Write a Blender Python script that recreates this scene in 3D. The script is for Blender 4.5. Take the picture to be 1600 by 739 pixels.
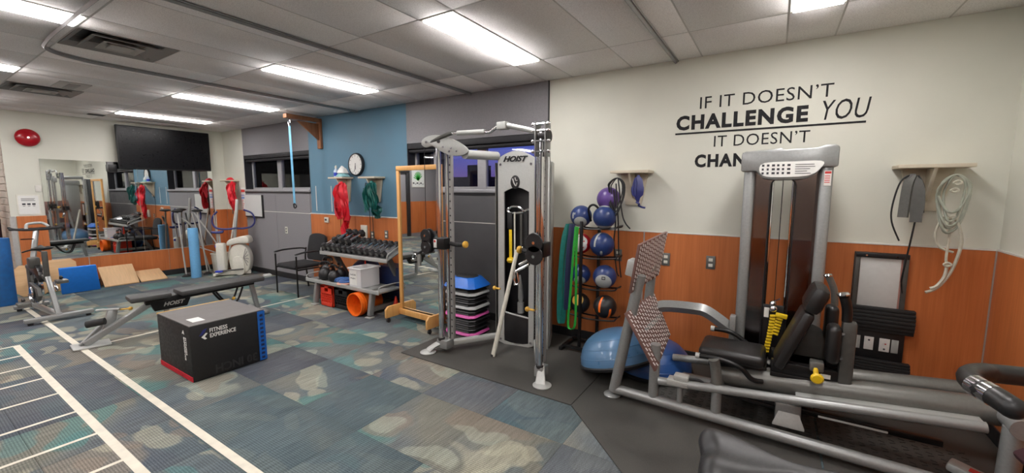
import bpy, bmesh, math, random
from mathutils import Vector, Matrix, Euler
for o in list(bpy.data.objects): bpy.data.objects.remove(o)
S = bpy.context.scene
COL = S.collection
R = math.radians
PI = math.pi
random.seed(7)
rnd = random.random
V = Vector

# ------------------------------------------------------------------ camera
EYE = 1.6
yaw, pit, roll = .5668, .1126, .0011
fw = V((-math.sin(yaw)*math.cos(pit), math.cos(yaw)*math.cos(pit), -math.sin(pit)))
rt = V((math.cos(yaw), math.sin(yaw), 0))
up = rt.cross(fw)
rt2 = rt*math.cos(roll)+up*math.sin(roll)
up2 = rt2.cross(fw)
cd = bpy.data.cameras.new('camera'); cam = bpy.data.objects.new('camera', cd); COL.objects.link(cam)
cam.matrix_world = Matrix(((rt2.x, up2.x, -fw.x, 0), (rt2.y, up2.y, -fw.y, 0), (rt2.z, up2.z, -fw.z, EYE), (0, 0, 0, 1)))
cd.sensor_fit = 'HORIZONTAL'; cd.sensor_width = 36; cd.lens = 644.16*36/1600; cd.clip_start = .02; cd.clip_end = 500
S.camera = cam

# ------------------------------------------------------------------ dusk sky
W = bpy.data.worlds.new('dusk_sky'); S.world = W; W.use_nodes = True
nt = W.node_tree; nt.nodes.clear()
tc = nt.nodes.new('ShaderNodeTexCoord'); sp = nt.nodes.new('ShaderNodeSeparateXYZ'); rp = nt.nodes.new('ShaderNodeValToRGB')
bgn = nt.nodes.new('ShaderNodeBackground'); wo = nt.nodes.new('ShaderNodeOutputWorld')
nt.links.new(tc.outputs['Generated'], sp.inputs[0]); nt.links.new(sp.outputs['Z'], rp.inputs[0])
nt.links.new(rp.outputs[0], bgn.inputs[0]); nt.links.new(bgn.outputs[0], wo.inputs[0])
e = rp.color_ramp.elements
e[0].position = 0.0; e[0].color = (.085, .05, .13, 1)
e[1].position = 1.0; e[1].color = (.01, .03, .14, 1)
for p, c in ((.03, (.10, .065, .21, 1)), (.09, (.075, .09, .33, 1)), (.22, (.04, .085, .34, 1))):
    k = e.new(p); k.color = c
bgn.inputs[1].default_value = 1.0
S.view_settings.view_transform = 'Standard'; S.view_settings.look = 'None'
S.view_settings.gamma = 1; S.view_settings.use_curve_mapping = False
S.view_settings.exposure = 1.08
LAMP = 13.0            # radiance of the ceiling troffers
CEIL, BACK, LEFT, RIGHT, FRONT, FARL, WAIN = 2.754, 4.045, -9.553, 1.281, -3.6, -11.3, 1.197
C = S.cycles
try:
    C.max_bounces = 9; C.diffuse_bounces = 5; C.glossy_bounces = 5; C.transmission_bounces = 6; C.transparent_max_bounces = 12
    C.caustics_reflective = False; C.caustics_refractive = False; C.sample_clamp_indirect = 4
except Exception: pass

# ------------------------------------------------------------------ materials
def srgb(r, g, b):
    f = lambda c: (c/255/12.92) if c <= 10 else ((c/255+.055)/1.055)**2.4
    return (f(r), f(g), f(b), 1)
class NT:
    def __init__(s, name):
        s.m = bpy.data.materials.new(name); s.m.use_nodes = True; s.t = s.m.node_tree
        s.b = s.t.nodes['Principled BSDF']; s.out = s.t.nodes['Material Output']
    def n(s, typ, ins=None, **k):
        n = s.t.nodes.new('ShaderNode'+typ)
        for a, v in k.items(): setattr(n, a, v)
        for a, v in (ins or {}).items():
            if isinstance(v, bpy.types.NodeSocket): s.t.links.new(v, n.inputs[a])
            else: n.inputs[a].default_value = v
        return n
    def l(s, a, b): s.t.links.new(a, b)
    def ramp(s, fac, stops, interp='LINEAR'):
        r = s.n('ValToRGB', {0: fac}); r.color_ramp.interpolation = interp; el = r.color_ramp.elements
        el[0].position, el[0].color = stops[0]; el[1].position, el[1].color = stops[-1]
        for p, c in stops[1:-1]:
            q = el.new(p); q.color = c
        return r.outputs[0]
    def mix(s, fac, a, b, mode='MIX'):
        m = s.n('Mix', data_type='RGBA', blend_type=mode)
        for i, v in ((0, fac), (6, a), (7, b)):
            if isinstance(v, bpy.types.NodeSocket): s.l(v, m.inputs[i])
            else: m.inputs[i].default_value = v
        return m.outputs[2]
    def bump(s, h, st=.3, d=.002):
        b = s.n('Bump', {'Strength': st, 'Distance': d, 'Height': h}); s.l(b.outputs[0], s.b.inputs['Normal'])
def mat(name, rgb, rough=.5, metal=0, var=.08, scale=30, bump=0, spec=.5, coat=0, trans=0, aniso=None):
    t = NT(name); b = t.b; c = srgb(*rgb)
    tc = t.n('TexCoord'); src = tc.outputs['Object']
    if aniso: src = t.n('Mapping', {0: src, 3: aniso}).outputs[0]
    no = t.n('TexNoise', {'Vector': src, 'Scale': scale, 'Detail': 5}).outputs[0]
    lo = [max(0, x*(1-var*1.6)) for x in c[:3]]+[1]; hi = [min(1, x*(1+var*1.6)) for x in c[:3]]+[1]
    t.l(t.ramp(no, [(.3, lo), (.7, hi)]), b.inputs['Base Color'])
    rr = t.n('MapRange', {0: no, 1: .3, 2: .7, 3: max(.02, rough*.85), 4: min(1, rough*1.15)})
    t.l(rr.outputs[0], b.inputs['Roughness'])
    b.inputs['Metallic'].default_value = metal; b.inputs['Specular IOR Level'].default_value = spec
    b.inputs['Coat Weight'].default_value = coat; b.inputs['Transmission Weight'].default_value = trans
    if bump: t.bump(t.n('TexNoise', {'Vector': src, 'Scale': scale*6, 'Detail': 4}).outputs[0], bump, .002)
    return t.m
M = {}
M['white_wall'] = mat('white_wall', (212, 212, 200), .55, var=.02, scale=3, bump=.05)
M['grey_wall'] = mat('grey_wall', (134, 132, 136), .8, var=.05, scale=60, bump=.12)
M['dark_panel'] = mat('dark_grey_panel', (97, 97, 99), .5, var=.03, scale=8, bump=.03)
M['blue_wall'] = mat('blue_wall', (90, 128, 150), .6, var=.03, scale=4, bump=.04)
M['alu'] = mat('silver_trim', (190, 190, 188), .35, metal=.6, var=.03)
M['white_trim'] = mat('white_trim', (214, 212, 205), .5, var=.02)
M['black_base'] = mat('black_vinyl_base', (38, 38, 40), .45, var=.08)
M['silver'] = mat('silver_powder_coat', (146, 148, 147), .34, metal=.35, var=.04, scale=80, coat=.1)
M['silver_lt'] = mat('light_silver_coat', (176, 178, 175), .36, metal=.2, var=.03, scale=80)
M['gunmetal'] = mat('gunmetal_coat', (112, 112, 108), .36, metal=.4, var=.05, scale=60)
M['darkgrey'] = mat('dark_grey_coat', (84, 84, 81), .42, metal=.3, var=.06)
M['chrome'] = mat('chrome', (225, 225, 228), .08, metal=1, var=.02)
M['black_metal'] = mat('black_metal', (22, 22, 23), .35, metal=.2, var=.1)
M['black_plastic'] = mat('black_plastic', (26, 26, 28), .42, var=.12)
M['black_rubber'] = mat('black_rubber', (30, 30, 31), .7, var=.15, bump=.1)
M['vinyl'] = mat('black_vinyl', (30, 29, 29), .38, var=.1, scale=120, bump=.12)
M['vinyl_grey'] = mat('charcoal_vinyl', (62, 62, 62), .5, var=.08, scale=100, bump=.15)
M['fabric_black'] = mat('black_fabric', (34, 34, 36), .95, var=.15, scale=200, bump=.3)
M['white_plastic'] = mat('white_plastic', (222, 220, 208), .35, var=.03)
M['cream_lam'] = mat('cream_laminate', (200, 190, 170), .5, var=.03)
M['yellow'] = mat('yellow_plastic', (226, 190, 30), .4, var=.05)
M['yellow_dull'] = mat('amber_knob', (214, 168, 70), .4, var=.06)
M['orange'] = mat('orange_plastic', (240, 112, 30), .35, var=.05)
M['red_orange'] = mat('red_orange_plastic', (232, 62, 38), .4, var=.05)
M['red'] = mat('red_latex', (214, 32, 48), .5, var=.12, scale=12, bump=.1)
M['red_gloss'] = mat('red_gloss', (168, 16, 32), .16, var=.05)
M['teal'] = mat('teal_latex', (10, 88, 82), .45, var=.18, scale=12, bump=.1)
M['teal_band'] = mat('teal_band', (22, 112, 104), .5, var=.1)
M['navy_band'] = mat('navy_band', (44, 50, 84), .5, var=.1)
M['green_band'] = mat('green_band', (40, 158, 52), .45, var=.08)
M['lightblue_band'] = mat('light_blue_band', (110, 176, 212), .5, var=.05)
M['foam_lb'] = mat('light_blue_foam', (112, 176, 224), .75, var=.05, scale=60, bump=.2)
M['foam_db'] = mat('blue_foam', (30, 96, 160), .75, var=.1, scale=20, bump=.25)
M['blue_mat'] = mat('blue_vinyl_mat', (36, 126, 224), .45, var=.03)
M['saddle_black'] = mat('saddle_black_vinyl', (30, 30, 31), .45, var=.08, scale=160, bump=.1)
M['navy_vinyl'] = mat('navy_vinyl', (24, 42, 84), .45, var=.08)
M['ball_navy'] = mat('navy_ball_rubber', (36, 56, 108), .35, var=.05)
M['ball_purple'] = mat('purple_ball_rubber', (92, 66, 136), .33, var=.05)
M['ball_grey'] = mat('grey_ball_rubber', (168, 172, 170), .45, var=.04)
M['ball_red'] = mat('red_ball_rubber', (206, 28, 36), .4, var=.05)
M['ball_black'] = mat('black_ball_rubber', (30, 30, 32), .4, var=.05)
M['bosu'] = mat('blue_dome_rubber', (84, 124, 162), .3, var=.06, scale=6, coat=.2)
M['bosu2'] = mat('deep_blue_dome_rubber', (44, 84, 146), .33, var=.06, scale=6, coat=.2)
M['step_blue'] = mat('blue_step_plastic', (26, 104, 200), .4, var=.04)
M['step_grey'] = mat('grey_step_plastic', (172, 174, 174), .45, var=.04)
M['pink'] = mat('pink_plastic', (212, 92, 168), .45, var=.04)
M['tan_board'] = mat('tan_board', (208, 172, 130), .55, var=.05, scale=6, aniso=(1, 12, 1))
M['paper'] = mat('white_paper', (226, 226, 222), .8, var=.02)
M['board_white'] = mat('white_board', (206, 207, 205), .35, var=.015)
M['ink'] = mat('dark_ink', (58, 58, 64), .7, var=.05)
M['letter'] = mat('black_vinyl_lettering', (12, 12, 17), .75, var=.03)
M['redink'] = mat('red_print', (206, 60, 56), .6, var=.05)
M['blueink'] = mat('blue_print', (120, 150, 205), .6, var=.05)
M['stick'] = mat('off_white_tube', (205, 203, 190), .4, var=.05)
M['beige_knit'] = mat('grey_cream_tubing', (190, 188, 172), .4, var=.08)
M['sage_tube'] = mat('sage_grey_tubing', (150, 154, 140), .4, var=.08)
M['blue_grip'] = mat('blue_rubber_grip', (40, 46, 110), .45, var=.06)
M['blue_plastic'] = mat('bright_blue_plastic', (44, 66, 190), .4, var=.06)
M['tape'] = mat('cream_floor_tape', (216, 210, 194), .7, var=.06, scale=12, bump=.08)
M['copper'] = mat('copper_band', (196, 140, 104), .3, metal=.8, var=.05)
M['box_top'] = mat('grey_box_vinyl', (104, 100, 98), .6, var=.07, scale=9, bump=.2)
M['box_side'] = mat('black_box_vinyl', (22, 22, 23), .55, var=.12, scale=40, bump=.12)
M['box_emboss'] = mat('embossed_black', (40, 40, 41), .5, var=.05)
M['velcro_red'] = mat('red_velcro', (186, 26, 44), .85, var=.15, scale=90, bump=.3)
M['velcro_blue'] = mat('blue_velcro', (18, 92, 176), .85, var=.15, scale=90, bump=.3)
M['pinkpale'] = mat('pale_peach_disc', (226, 170, 150), .5, var=.05)
M['gelblue'] = mat('steel_blue_rubber', (52, 92, 150), .5, var=.1)
M['bottle'] = mat('clear_bottle', (200, 214, 232), .15, var=.03)
M['cyan_cloth'] = mat('pale_cyan_cloth', (140, 190, 196), .9, var=.12, scale=12, bump=.3)
M['white_cloth'] = mat('white_cloth', (224, 226, 224), .9, var=.05, scale=12, bump=.3)
M['spring'] = mat('grey_grille', (96, 94, 90), .6, var=.05)
M['vent'] = mat('grey_vent_metal', (142, 140, 138), .5, var=.04)
M['vent_lt'] = mat('pale_vent_metal', (176, 174, 170), .5, var=.04)
M['tbar'] = mat('ceiling_t_bar', (186, 183, 180), .5, var=.03)
M['track'] = mat('aluminium_track', (150, 150, 150), .35, metal=.5, var=.04)
M['sofit'] = mat('roller_shade_black', (30, 30, 34), .6, var=.1)
M['frame_alu'] = mat('window_frame_alu', (168, 168, 172), .4, metal=.2, var=.03)
M['brick_dark'] = mat('dark_facade', (24, 24, 32), .9, var=.1, scale=1)
M['gap_dark'] = mat('dark_gap', (40, 36, 34), .8)
M['slat'] = mat('slatwall_beige', (186, 176, 164), .6, var=.05)
M['jacket'] = mat('dark_maroon_cloth', (54, 24, 30), .95, var=.2, scale=20, bump=.4)
M['cork'] = mat('pink_speckle', (170, 120, 110), .5, var=.05)
def emis(name, rgb, st):
    t = NT(name); t.b.inputs['Base Color'].default_value = (.8, .8, .8, 1)
    t.b.inputs['Emission Color'].default_value = srgb(*rgb); t.b.inputs['Emission Strength'].default_value = st
    return t.m
M['lamp'] = emis('troffer_diffuser', (253, 248, 246), LAMP)
M['lit_window'] = emis('lit_far_window', (235, 170, 130), .35)
def wood(name, c1, c2, c3, rough, sc, vert=2, coat=.1):
    t = NT(name); tc = t.n('TexCoord')
    k = [9, 9, 9]; k[vert] = .7
    mp = t.n('Mapping', {0: tc.outputs['Object'], 3: k})
    n1 = t.n('TexNoise', {'Vector': mp.outputs[0], 'Scale': sc, 'Detail': 7, 'Roughness': .62, 'Distortion': .5})
    k2 = [70, 70, 70]; k2[vert] = 2.2
    mp2 = t.n('Mapping', {0: tc.outputs['Object'], 3: k2})
    n2 = t.n('TexNoise', {'Vector': mp2.outputs[0], 'Scale': sc, 'Detail': 3})
    n3 = t.n('TexNoise', {'Vector': tc.outputs['Object'], 'Scale': 1.1, 'Detail': 3})
    c = t.ramp(n1.outputs[0], [(.28, srgb(*c1)), (.5, srgb(*c2)), (.75, srgb(*c3))])
    c = t.mix(.3, c, t.ramp(n2.outputs[0], [(.35, srgb(*c1)), (.65, srgb(*c3))]))
    c = t.mix(.22, c, t.ramp(n3.outputs[0], [(.35, srgb(*c1)), (.65, srgb(*c3))]))
    t.l(c, t.b.inputs['Base Color']); t.b.inputs['Roughness'].default_value = rough; t.b.inputs['Coat Weight'].default_value = coat
    t.b.inputs['Coat Roughness'].default_value = .25
    t.bump(n2.outputs[0], .06, .001)
    return t.m
M['wain'] = wood('cherry_laminate', (166, 92, 48), (192, 110, 60), (208, 128, 76), .34, 1.1)
M['pine'] = wood('honey_wood', (196, 140, 76), (214, 160, 92), (228, 178, 110), .4, 1.2)
M['oak_dark'] = wood('brown_wood', (128, 80, 50), (150, 98, 64), (172, 118, 82), .5, 1.2)
M['ply'] = wood('plywood', (198, 156, 108), (216, 176, 128), (228, 192, 146), .55, 1.0, vert=1)
def mirror(name):
    t = NT(name); b = t.b
    no = t.n('TexNoise', {'Scale': 2.0, 'Detail': 4})
    t.l(t.n('MapRange', {0: no.outputs[0], 1: .3, 2: .8, 3: .004, 4: .03}).outputs[0], b.inputs['Roughness'])
    b.inputs['Metallic'].default_value = 1; b.inputs['Base Color'].default_value = (.80, .83, .82, 1)
    return t.m
M['mirror'] = mirror('mirror_silvering')
def glass(name, tint, refl, rough=.02, fres=1.45):
    t = NT(name)
    tr = t.n('BsdfTransparent', {0: tint}); gl = t.n('BsdfGlossy', {'Color': (1, 1, 1, 1), 'Roughness': rough})
    fr = t.n('Fresnel', {0: fres}); mr = t.n('MapRange', {0: fr.outputs[0], 1: 0, 2: 1, 3: refl, 4: 1})
    mx = t.n('MixShader', {0: mr.outputs[0], 1: tr.outputs[0], 2: gl.outputs[0]})
    t.l(mx.outputs[0], t.out.inputs[0]); return t.m
M['glass'] = glass('window_glass', (.78, .8, .82, 1), .02)
M['smoke'] = glass('smoked_acrylic', (.72, .66, .64, 1), .03, .1)
M['bin'] = None
t = NT('frosted_bin_plastic'); t.b.inputs['Base Color'].default_value = srgb(232, 231, 232); t.b.inputs['Roughness'].default_value = .4
t.b.inputs['Alpha'].default_value = .8; t.n('TexNoise'); M['bin'] = t.m
# tv screen
M['tv'] = mat('tv_screen_black', (12, 12, 15), .3, var=.1, spec=.25)
# carpet tiles -------------------------------------------------------
def carpet():
    t = NT('patterned_carpet_tile')
    geo = t.n('NewGeometry'); rn = t.n('ObjectInfo').outputs['Random']
    grp = t.n('Math', {0: rn, 1: 4.0}, operation='MULTIPLY'); fl = t.n('Math', {0: grp.outputs[0]}, operation='FLOOR')
    off = t.n('CombineXYZ', {0: t.n('Math', {0: fl.outputs[0], 1: 13.7}, operation='MULTIPLY').outputs[0], 1: t.n('Math', {0: fl.outputs[0], 1: 7.3}, operation='MULTIPLY').outputs[0], 2: 0.})
    pos = t.n('VectorMath', {0: geo.outputs['Position'], 1: off.outputs[0]}, operation='ADD').outputs[0]
    wn = t.n('TexNoise', {'Vector': pos, 'Scale': 1.6, 'Detail': 2})
    wob = t.n('VectorMath', {0: t.n('VectorMath', {0: wn.outputs[1], 1: (.5, .5, .5)}, operation='SUBTRACT').outputs[0], 1: (.9, .9, .0)}, operation='MULTIPLY').outputs[0]
    pw = t.n('VectorMath', {0: pos, 1: wob}, operation='ADD').outputs[0]
    base = t.n('TexNoise', {'Vector': pos, 'Scale': .9, 'Detail': 3, 'Distortion': .3})
    col = t.ramp(base.outputs[0], [(.36, srgb(88, 96, 106)), (.48, srgb(106, 112, 114)), (.6, srgb(122, 122, 114))])
    def layer(c, rot, sc, thr, pal, amt):
        mp = t.n('Mapping', {0: pw, 2: (0, 0, R(rot)), 3: sc})
        v = t.n('TexVoronoi', {'Vector': mp.outputs[0], 'Scale': 1.0, 'Randomness': .9}, voronoi_dimensions='2D')
        m = t.ramp(v.outputs['Distance'], [(thr, (1, 1, 1, 1)), (thr+.06, (0, 0, 0, 1))])
        sel = t.n('SeparateColor', {0: v.outputs['Color']})
        keep = t.ramp(sel.outputs[1], [(0, (0, 0, 0, 1)), (.3, (amt,)*3+(1,))], 'CONSTANT')
        f = t.n('Math', {0: m, 1: keep}, operation='MULTIPLY').outputs[0]
        return t.mix(f, c, t.ramp(sel.outputs[0], pal, 'CONSTANT'))
    P1 = [(0, srgb(84, 130, 128)), (.34, srgb(146, 140, 126)), (.5, srgb(96, 108, 114)), (.66, srgb(138, 130, 118)), (.84, srgb(80, 112, 118))]
    P2 = [(0, srgb(168, 166, 148)), (.35, srgb(138, 126, 114)), (.6, srgb(160, 166, 152)), (.8, srgb(88, 132, 132))]
    col = layer(col, 30, (.95, 1.9, 1), .43, P1, .62)
    col = layer(col, -35, (1.3, 3.0, 1), .32, P2, .55)
    col = layer(col, 70, (2.0, 4.2, 1), .25, P2, .5)
    w2 = t.n('TexWhiteNoise', {'W': rn}, noise_dimensions='1D').outputs[0]
    plain = t.ramp(w2, [(0, (0, 0, 0, 1)), (.70, (.85, .85, .85, 1))], 'CONSTANT')
    pc = t.ramp(w2, [(0, srgb(80, 84, 96)), (.80, srgb(92, 96, 104)), (.9, srgb(80, 102, 108))], 'CONSTANT')
    pc = t.mix(.4, pc, t.ramp(wn.outputs[0], [(.35, srgb(76, 82, 94)), (.65, srgb(110, 116, 118))]))
    c2 = t.mix(plain, col, pc)
    st = t.n('TexWave', {'Vector': t.n('Mapping', {0: geo.outputs['Position'], 2: (0, 0, R(90))}).outputs[0], 'Scale': 22, 'Distortion': .5, 'Detail': 2, 'Detail Scale': 12}, bands_direction='X')
    sp_ = t.n('TexNoise', {'Vector': geo.outputs['Position'], 'Scale': 220, 'Detail': 2})
    c3 = t.mix(1, c2, t.ramp(st.outputs[0], [(.1, (.78, .78, .78, 1)), (.8, (1.14, 1.13, 1.1, 1))]), 'MULTIPLY')
    streak = t.n('TexNoise', {'Vector': t.n('Mapping', {0: geo.outputs['Position'], 3: (60, 5, 1)}).outputs[0], 'Scale': 1, 'Detail': 4})
    c3 = t.mix(1, c3, t.ramp(streak.outputs[0], [(.3, (.80, .80, .80, 1)), (.7, (1.16, 1.16, 1.16, 1))]), 'MULTIPLY')
    c4 = t.mix(1, c3, t.ramp(sp_.outputs[0], [(.35, (.7, .7, .7, 1)), (.65, (1.25, 1.25, 1.25, 1))]), 'MULTIPLY')
    t.l(c4, t.b.inputs['Base Color']); t.b.inputs['Roughness'].default_value = .95; t.b.inputs['Specular IOR Level'].default_value = .15
    t.bump(sp_.outputs[0], .5, .004); return t.m
M['carpet'] = carpet()
def tilemat():
    t = NT('speckled_ceiling_tile'); geo = t.n('NewGeometry'); p = geo.outputs['Position']
    oi = t.n('ObjectInfo').outputs['Random']
    n = t.n('TexNoise', {'Vector': p, 'Scale': 170, 'Detail': 3, 'Roughness': .7})
    v = t.n('TexVoronoi', {'Vector': p, 'Scale': 120})
    c = t.ramp(n.outputs[0], [(.3, srgb(204, 200, 198)), (.5, srgb(235, 232, 230)), (.7, srgb(244, 242, 240))])
    c = t.mix(t.ramp(v.outputs[0], [(.08, (.5, .5, .5, 1)), (.2, (0, 0, 0, 1))]), c, srgb(170, 167, 165))
    c = t.mix(1, c, t.ramp(oi, [(0, (.95, .95, .95, 1)), (1, (1.03, 1.02, 1.02, 1))]), 'MULTIPLY')
    t.l(c, t.b.inputs['Base Color']); t.b.inputs['Roughness'].default_value = .95
    t.bump(n.outputs[0], .5, .003); return t.m
M['ctile'] = tilemat()
def rubber():
    t = NT('speckled_black_rubber_mat'); p = t.n('NewGeometry').outputs['Position']
    n = t.n('TexNoise', {'Vector': p, 'Scale': 300, 'Detail': 2}); n2 = t.n('TexNoise', {'Vector': p, 'Scale': 3, 'Detail': 6})
    c = t.ramp(n.outputs[0], [(.3, srgb(42, 42, 41)), (.62, srgb(68, 66, 63)), (.75, srgb(96, 95, 92))])
    c = t.mix(.5, c, t.ramp(n2.outputs[0], [(.35, srgb(54, 53, 50)), (.7, srgb(84, 82, 77))]))
    t.l(c, t.b.inputs['Base Color'])
    t.l(t.n('MapRange', {0: n2.outputs[0], 1: .3, 2: .7, 3: .5, 4: .75}).outputs[0], t.b.inputs['Roughness'])
    t.bump(n.outputs[0], .4, .003); return t.m
M['rubber'] = rubber()

# ------------------------------------------------------------------ geometry helpers
class G:
    def __init__(s): s.bm = bmesh.new(); s.mi = 0
    def _mark(s, faces):
        for f in faces: f.material_index = s.mi; f.smooth = True
    def add(s, fn):
        n0 = len(s.bm.faces); fn(); s.bm.faces.ensure_lookup_table(); s._mark(s.bm.faces[n0:]); return s
    def box(s, x0, x1, y0, y1, z0, z1, bev=0, seg=2, mat=None):
        c = V(((x0+x1)/2, (y0+y1)/2, (z0+z1)/2)); return s.obox(c, (abs(x1-x0), abs(y1-y0), abs(z1-z0)), None, bev, seg, mat)
    def obox(s, c, size, rot=None, bev=0, seg=2, mat=None):
        m = Matrix.Translation(c) @ ((rot.to_matrix().to_4x4() if isinstance(rot, Euler) else rot.to_4x4()) if rot is not None else Matrix()) @ Matrix.Diagonal((*size, 1))
        t = bmesh.new(); bmesh.ops.create_cube(t, size=1, matrix=m)
        if bev: bmesh.ops.bevel(t, geom=list(t.edges), offset=min(bev, min(size)*.49), segments=seg, affect='EDGES', profile=.5)
        s._merge(t); return s
    def _merge(s, t):
        vm = {}
        for v in t.verts: vm[v] = s.bm.verts.new(v.co)
        for f in t.faces:
            try:
                nf = s.bm.faces.new([vm[v] for v in f.verts]); nf.material_index = s.mi; nf.smooth = True
            except ValueError: pass
        t.free()
    def bar(s, p0, p1, w, h, bev=0, upv=(0, 0, 1)):
        p0 = V(p0); p1 = V(p1); d = p1-p0; L = d.length; d.normalize(); u = V(upv)
        if abs(d.dot(u)) > .98: u = V((0, 1, 0))
        sd = d.cross(u).normalized(); u = sd.cross(d)
        return s.obox((p0+p1)/2, (L, w, h), Matrix((d, sd, u)).transposed(), bev)
    def cyl(s, p0, p1, r, r2=None, n=12, cap=True):
        return s.sweep([p0, p1], [r, r if r2 is None else r2], n, cap)
    def sweep(s, pts, r, n=10, cap=True, closed=False, flat=1.0, upv=None):
        pts = [V(p) for p in pts]; N = len(pts); rs = r if isinstance(r, (list, tuple)) else [r]*N
        bm = s.bm; rings = []; prev = None
        for i, p in enumerate(pts):
            a = pts[(i-1) % N] if (closed or i > 0) else p; b = pts[(i+1) % N] if (closed or i < N-1) else p
            d = (b-a).normalized()
            if prev is None:
                ref = V(upv) if upv else (V((0, 0, 1)) if abs(d.z) < .9 else V((0, 1, 0)))
                x = d.cross(ref).normalized()
            else: x = (prev-d*prev.dot(d)).normalized()
            prev = x; y = d.cross(x)
            rings.append([bm.verts.new(p+x*(rs[i]*math.cos(2*PI*k/n))+y*(rs[i]*flat*math.sin(2*PI*k/n))) for k in range(n)])
        fs = []
        for i in range(N if closed else N-1):
            A = rings[i]; B = rings[(i+1) % N]
            for k in range(n): fs.append(bm.faces.new((A[k], A[(k+1) % n], B[(k+1) % n], B[k])))
        if cap and not closed: fs += [bm.faces.new(rings[0][::-1]), bm.faces.new(rings[-1])]
        s._mark(fs); return s
    def tube(s, pts, r, n=8, sub=5, closed=False, flat=1.0, upv=None):
        return s.sweep(smooth(pts, sub, closed), r, n, True, closed, flat, upv)
    def lathe(s, prof, c=(0, 0, 0), ax=None, n=20, sy=1.0):
        m = ax.to_4x4() if ax is not None else Matrix(); m = Matrix.Translation(c) @ m
        bm = s.bm; rings = []
        for r, z in prof:
            rings.append([bm.verts.new(m @ V((r*math.cos(2*PI*k/n), r*sy*math.sin(2*PI*k/n), z))) for k in range(n)] if r > 1e-6 else [bm.verts.new(m @ V((0, 0, z)))])
        fs = []
        for A, B in zip(rings, rings[1:]):
            for k in range(n):
                q = []
                for v in (A[k % len(A)], A[(k+1) % n % len(A)], B[(k+1) % n % len(B)], B[k % len(B)]):
                    if v not in q: q.append(v)
                if len(q) > 2: fs.append(bm.faces.new(q))
        s._mark(fs); return s
    def sph(s, c, r, n=20, m=12, sc=(1, 1, 1)):
        t = bmesh.new(); bmesh.ops.create_uvsphere(t, u_segments=n, v_segments=m, radius=r, matrix=Matrix.Translation(c) @ Matrix.Diagonal((*sc, 1))); s._merge(t); return s
    def prism(s, poly, depth, mtx=None, bev=0, seg=2):
        """poly in local xy, extruded along +z by depth"""
        t = bmesh.new(); m = mtx or Matrix()
        f = t.faces.new([t.verts.new((x, y, 0)) for x, y in poly])
        r = bmesh.ops.extrude_face_region(t, geom=[f])
        for v in r['geom']:
            if isinstance(v, bmesh.types.BMVert): v.co.z += depth
        bmesh.ops.recalc_face_normals(t, faces=t.faces)
        if bev: bmesh.ops.bevel(t, geom=list(t.edges), offset=bev, segments=seg, affect='EDGES', profile=.5)
        for v in t.verts: v.co = m @ v.co
        s._merge(t); return s
    def hexa(s, c8, bev=0):
        """8 corners: bottom quad then top quad"""
        t = bmesh.new(); v = [t.verts.new(p) for p in c8]
        for q in ((0, 1, 2, 3), (4, 5, 6, 7), (0, 1, 5, 4), (1, 2, 6, 5), (2, 3, 7, 6), (3, 0, 4, 7)): t.faces.new([v[i] for i in q])
        bmesh.ops.recalc_face_normals(t, faces=t.faces)
        if bev: bmesh.ops.bevel(t, geom=list(t.edges), offset=bev, segments=2, affect='EDGES', profile=.5)
        s._merge(t); return s
    def ribbon(s, pts, wv, w, th=.003, sub=4):
        """flat strip: wv width direction (vector or list)"""
        P = smooth(pts, sub, False); N = len(P); bm = s.bm; rings = []
        for i, p in enumerate(P):
            if isinstance(wv, list):
                k = i/(N-1)*(len(wv)-1); a = int(k); b = min(a+1, len(wv)-1); d = V(wv[a]).lerp(V(wv[b]), k-a).normalized()
            else: d = V(wv).normalized()
            T = (P[min(i+1, N-1)]-P[max(i-1, 0)]).normalized(); nn = T.cross(d).normalized()
            ww = w[min(int(i/(N-1)*(len(w)-1)+.5), len(w)-1)] if isinstance(w, (list, tuple)) else w
            rings.append([bm.verts.new(p+d*ww/2+nn*th/2), bm.verts.new(p-d*ww/2+nn*th/2), bm.verts.new(p-d*ww/2-nn*th/2), bm.verts.new(p+d*ww/2-nn*th/2)])
        fs = []
        for A, B in zip(rings, rings[1:]):
            for k in range(4): fs.append(bm.faces.new((A[k], A[(k+1) % 4], B[(k+1) % 4], B[k])))
        fs += [bm.faces.new(rings[0][::-1]), bm.faces.new(rings[-1])]
        s._mark(fs); return s
    def sub(s, n=1):
        return s
def smooth(pts, sub=5, closed=False):
    P = [V(p) for p in pts]; N = len(P); out = []
    if N < 3: return P
    rng = range(N if closed else N-1)
    for i in rng:
        if closed: a, b, c, d = P[(i-1) % N], P[i], P[(i+1) % N], P[(i+2) % N]
        else: a, b, c, d = P[max(i-1, 0)], P[i], P[i+1], P[min(i+2, N-1)]
        for k in range(sub):
            t = k/sub
            out.append(.5*((2*b)+(c-a)*t+(2*a-5*b+4*c-d)*t*t+(3*b-a-3*c+d)*t**3))
    if not closed: out.append(P[-1])
    return out
ROOT = {}
def tag(o, label=None, cat=None, group=None, kind=None):
    for k, v in (('label', label), ('category', cat), ('group', group), ('kind', kind)):
        if v: o[k] = v
    return o
def thing(name, label, cat, loc=(0, 0, 0), rz=0, group=None):
    o = bpy.data.objects.new(name, None); COL.objects.link(o); o.empty_display_size = .1
    o.location = loc; o.rotation_euler = (0, 0, rz); tag(o, label, cat, group)
    ROOT[o] = Matrix.Translation(loc) @ Matrix.Rotation(rz, 4, 'Z'); return o
def rootm(o):
    while o.parent: o = o.parent
    return ROOT.get(o, Matrix())
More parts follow.
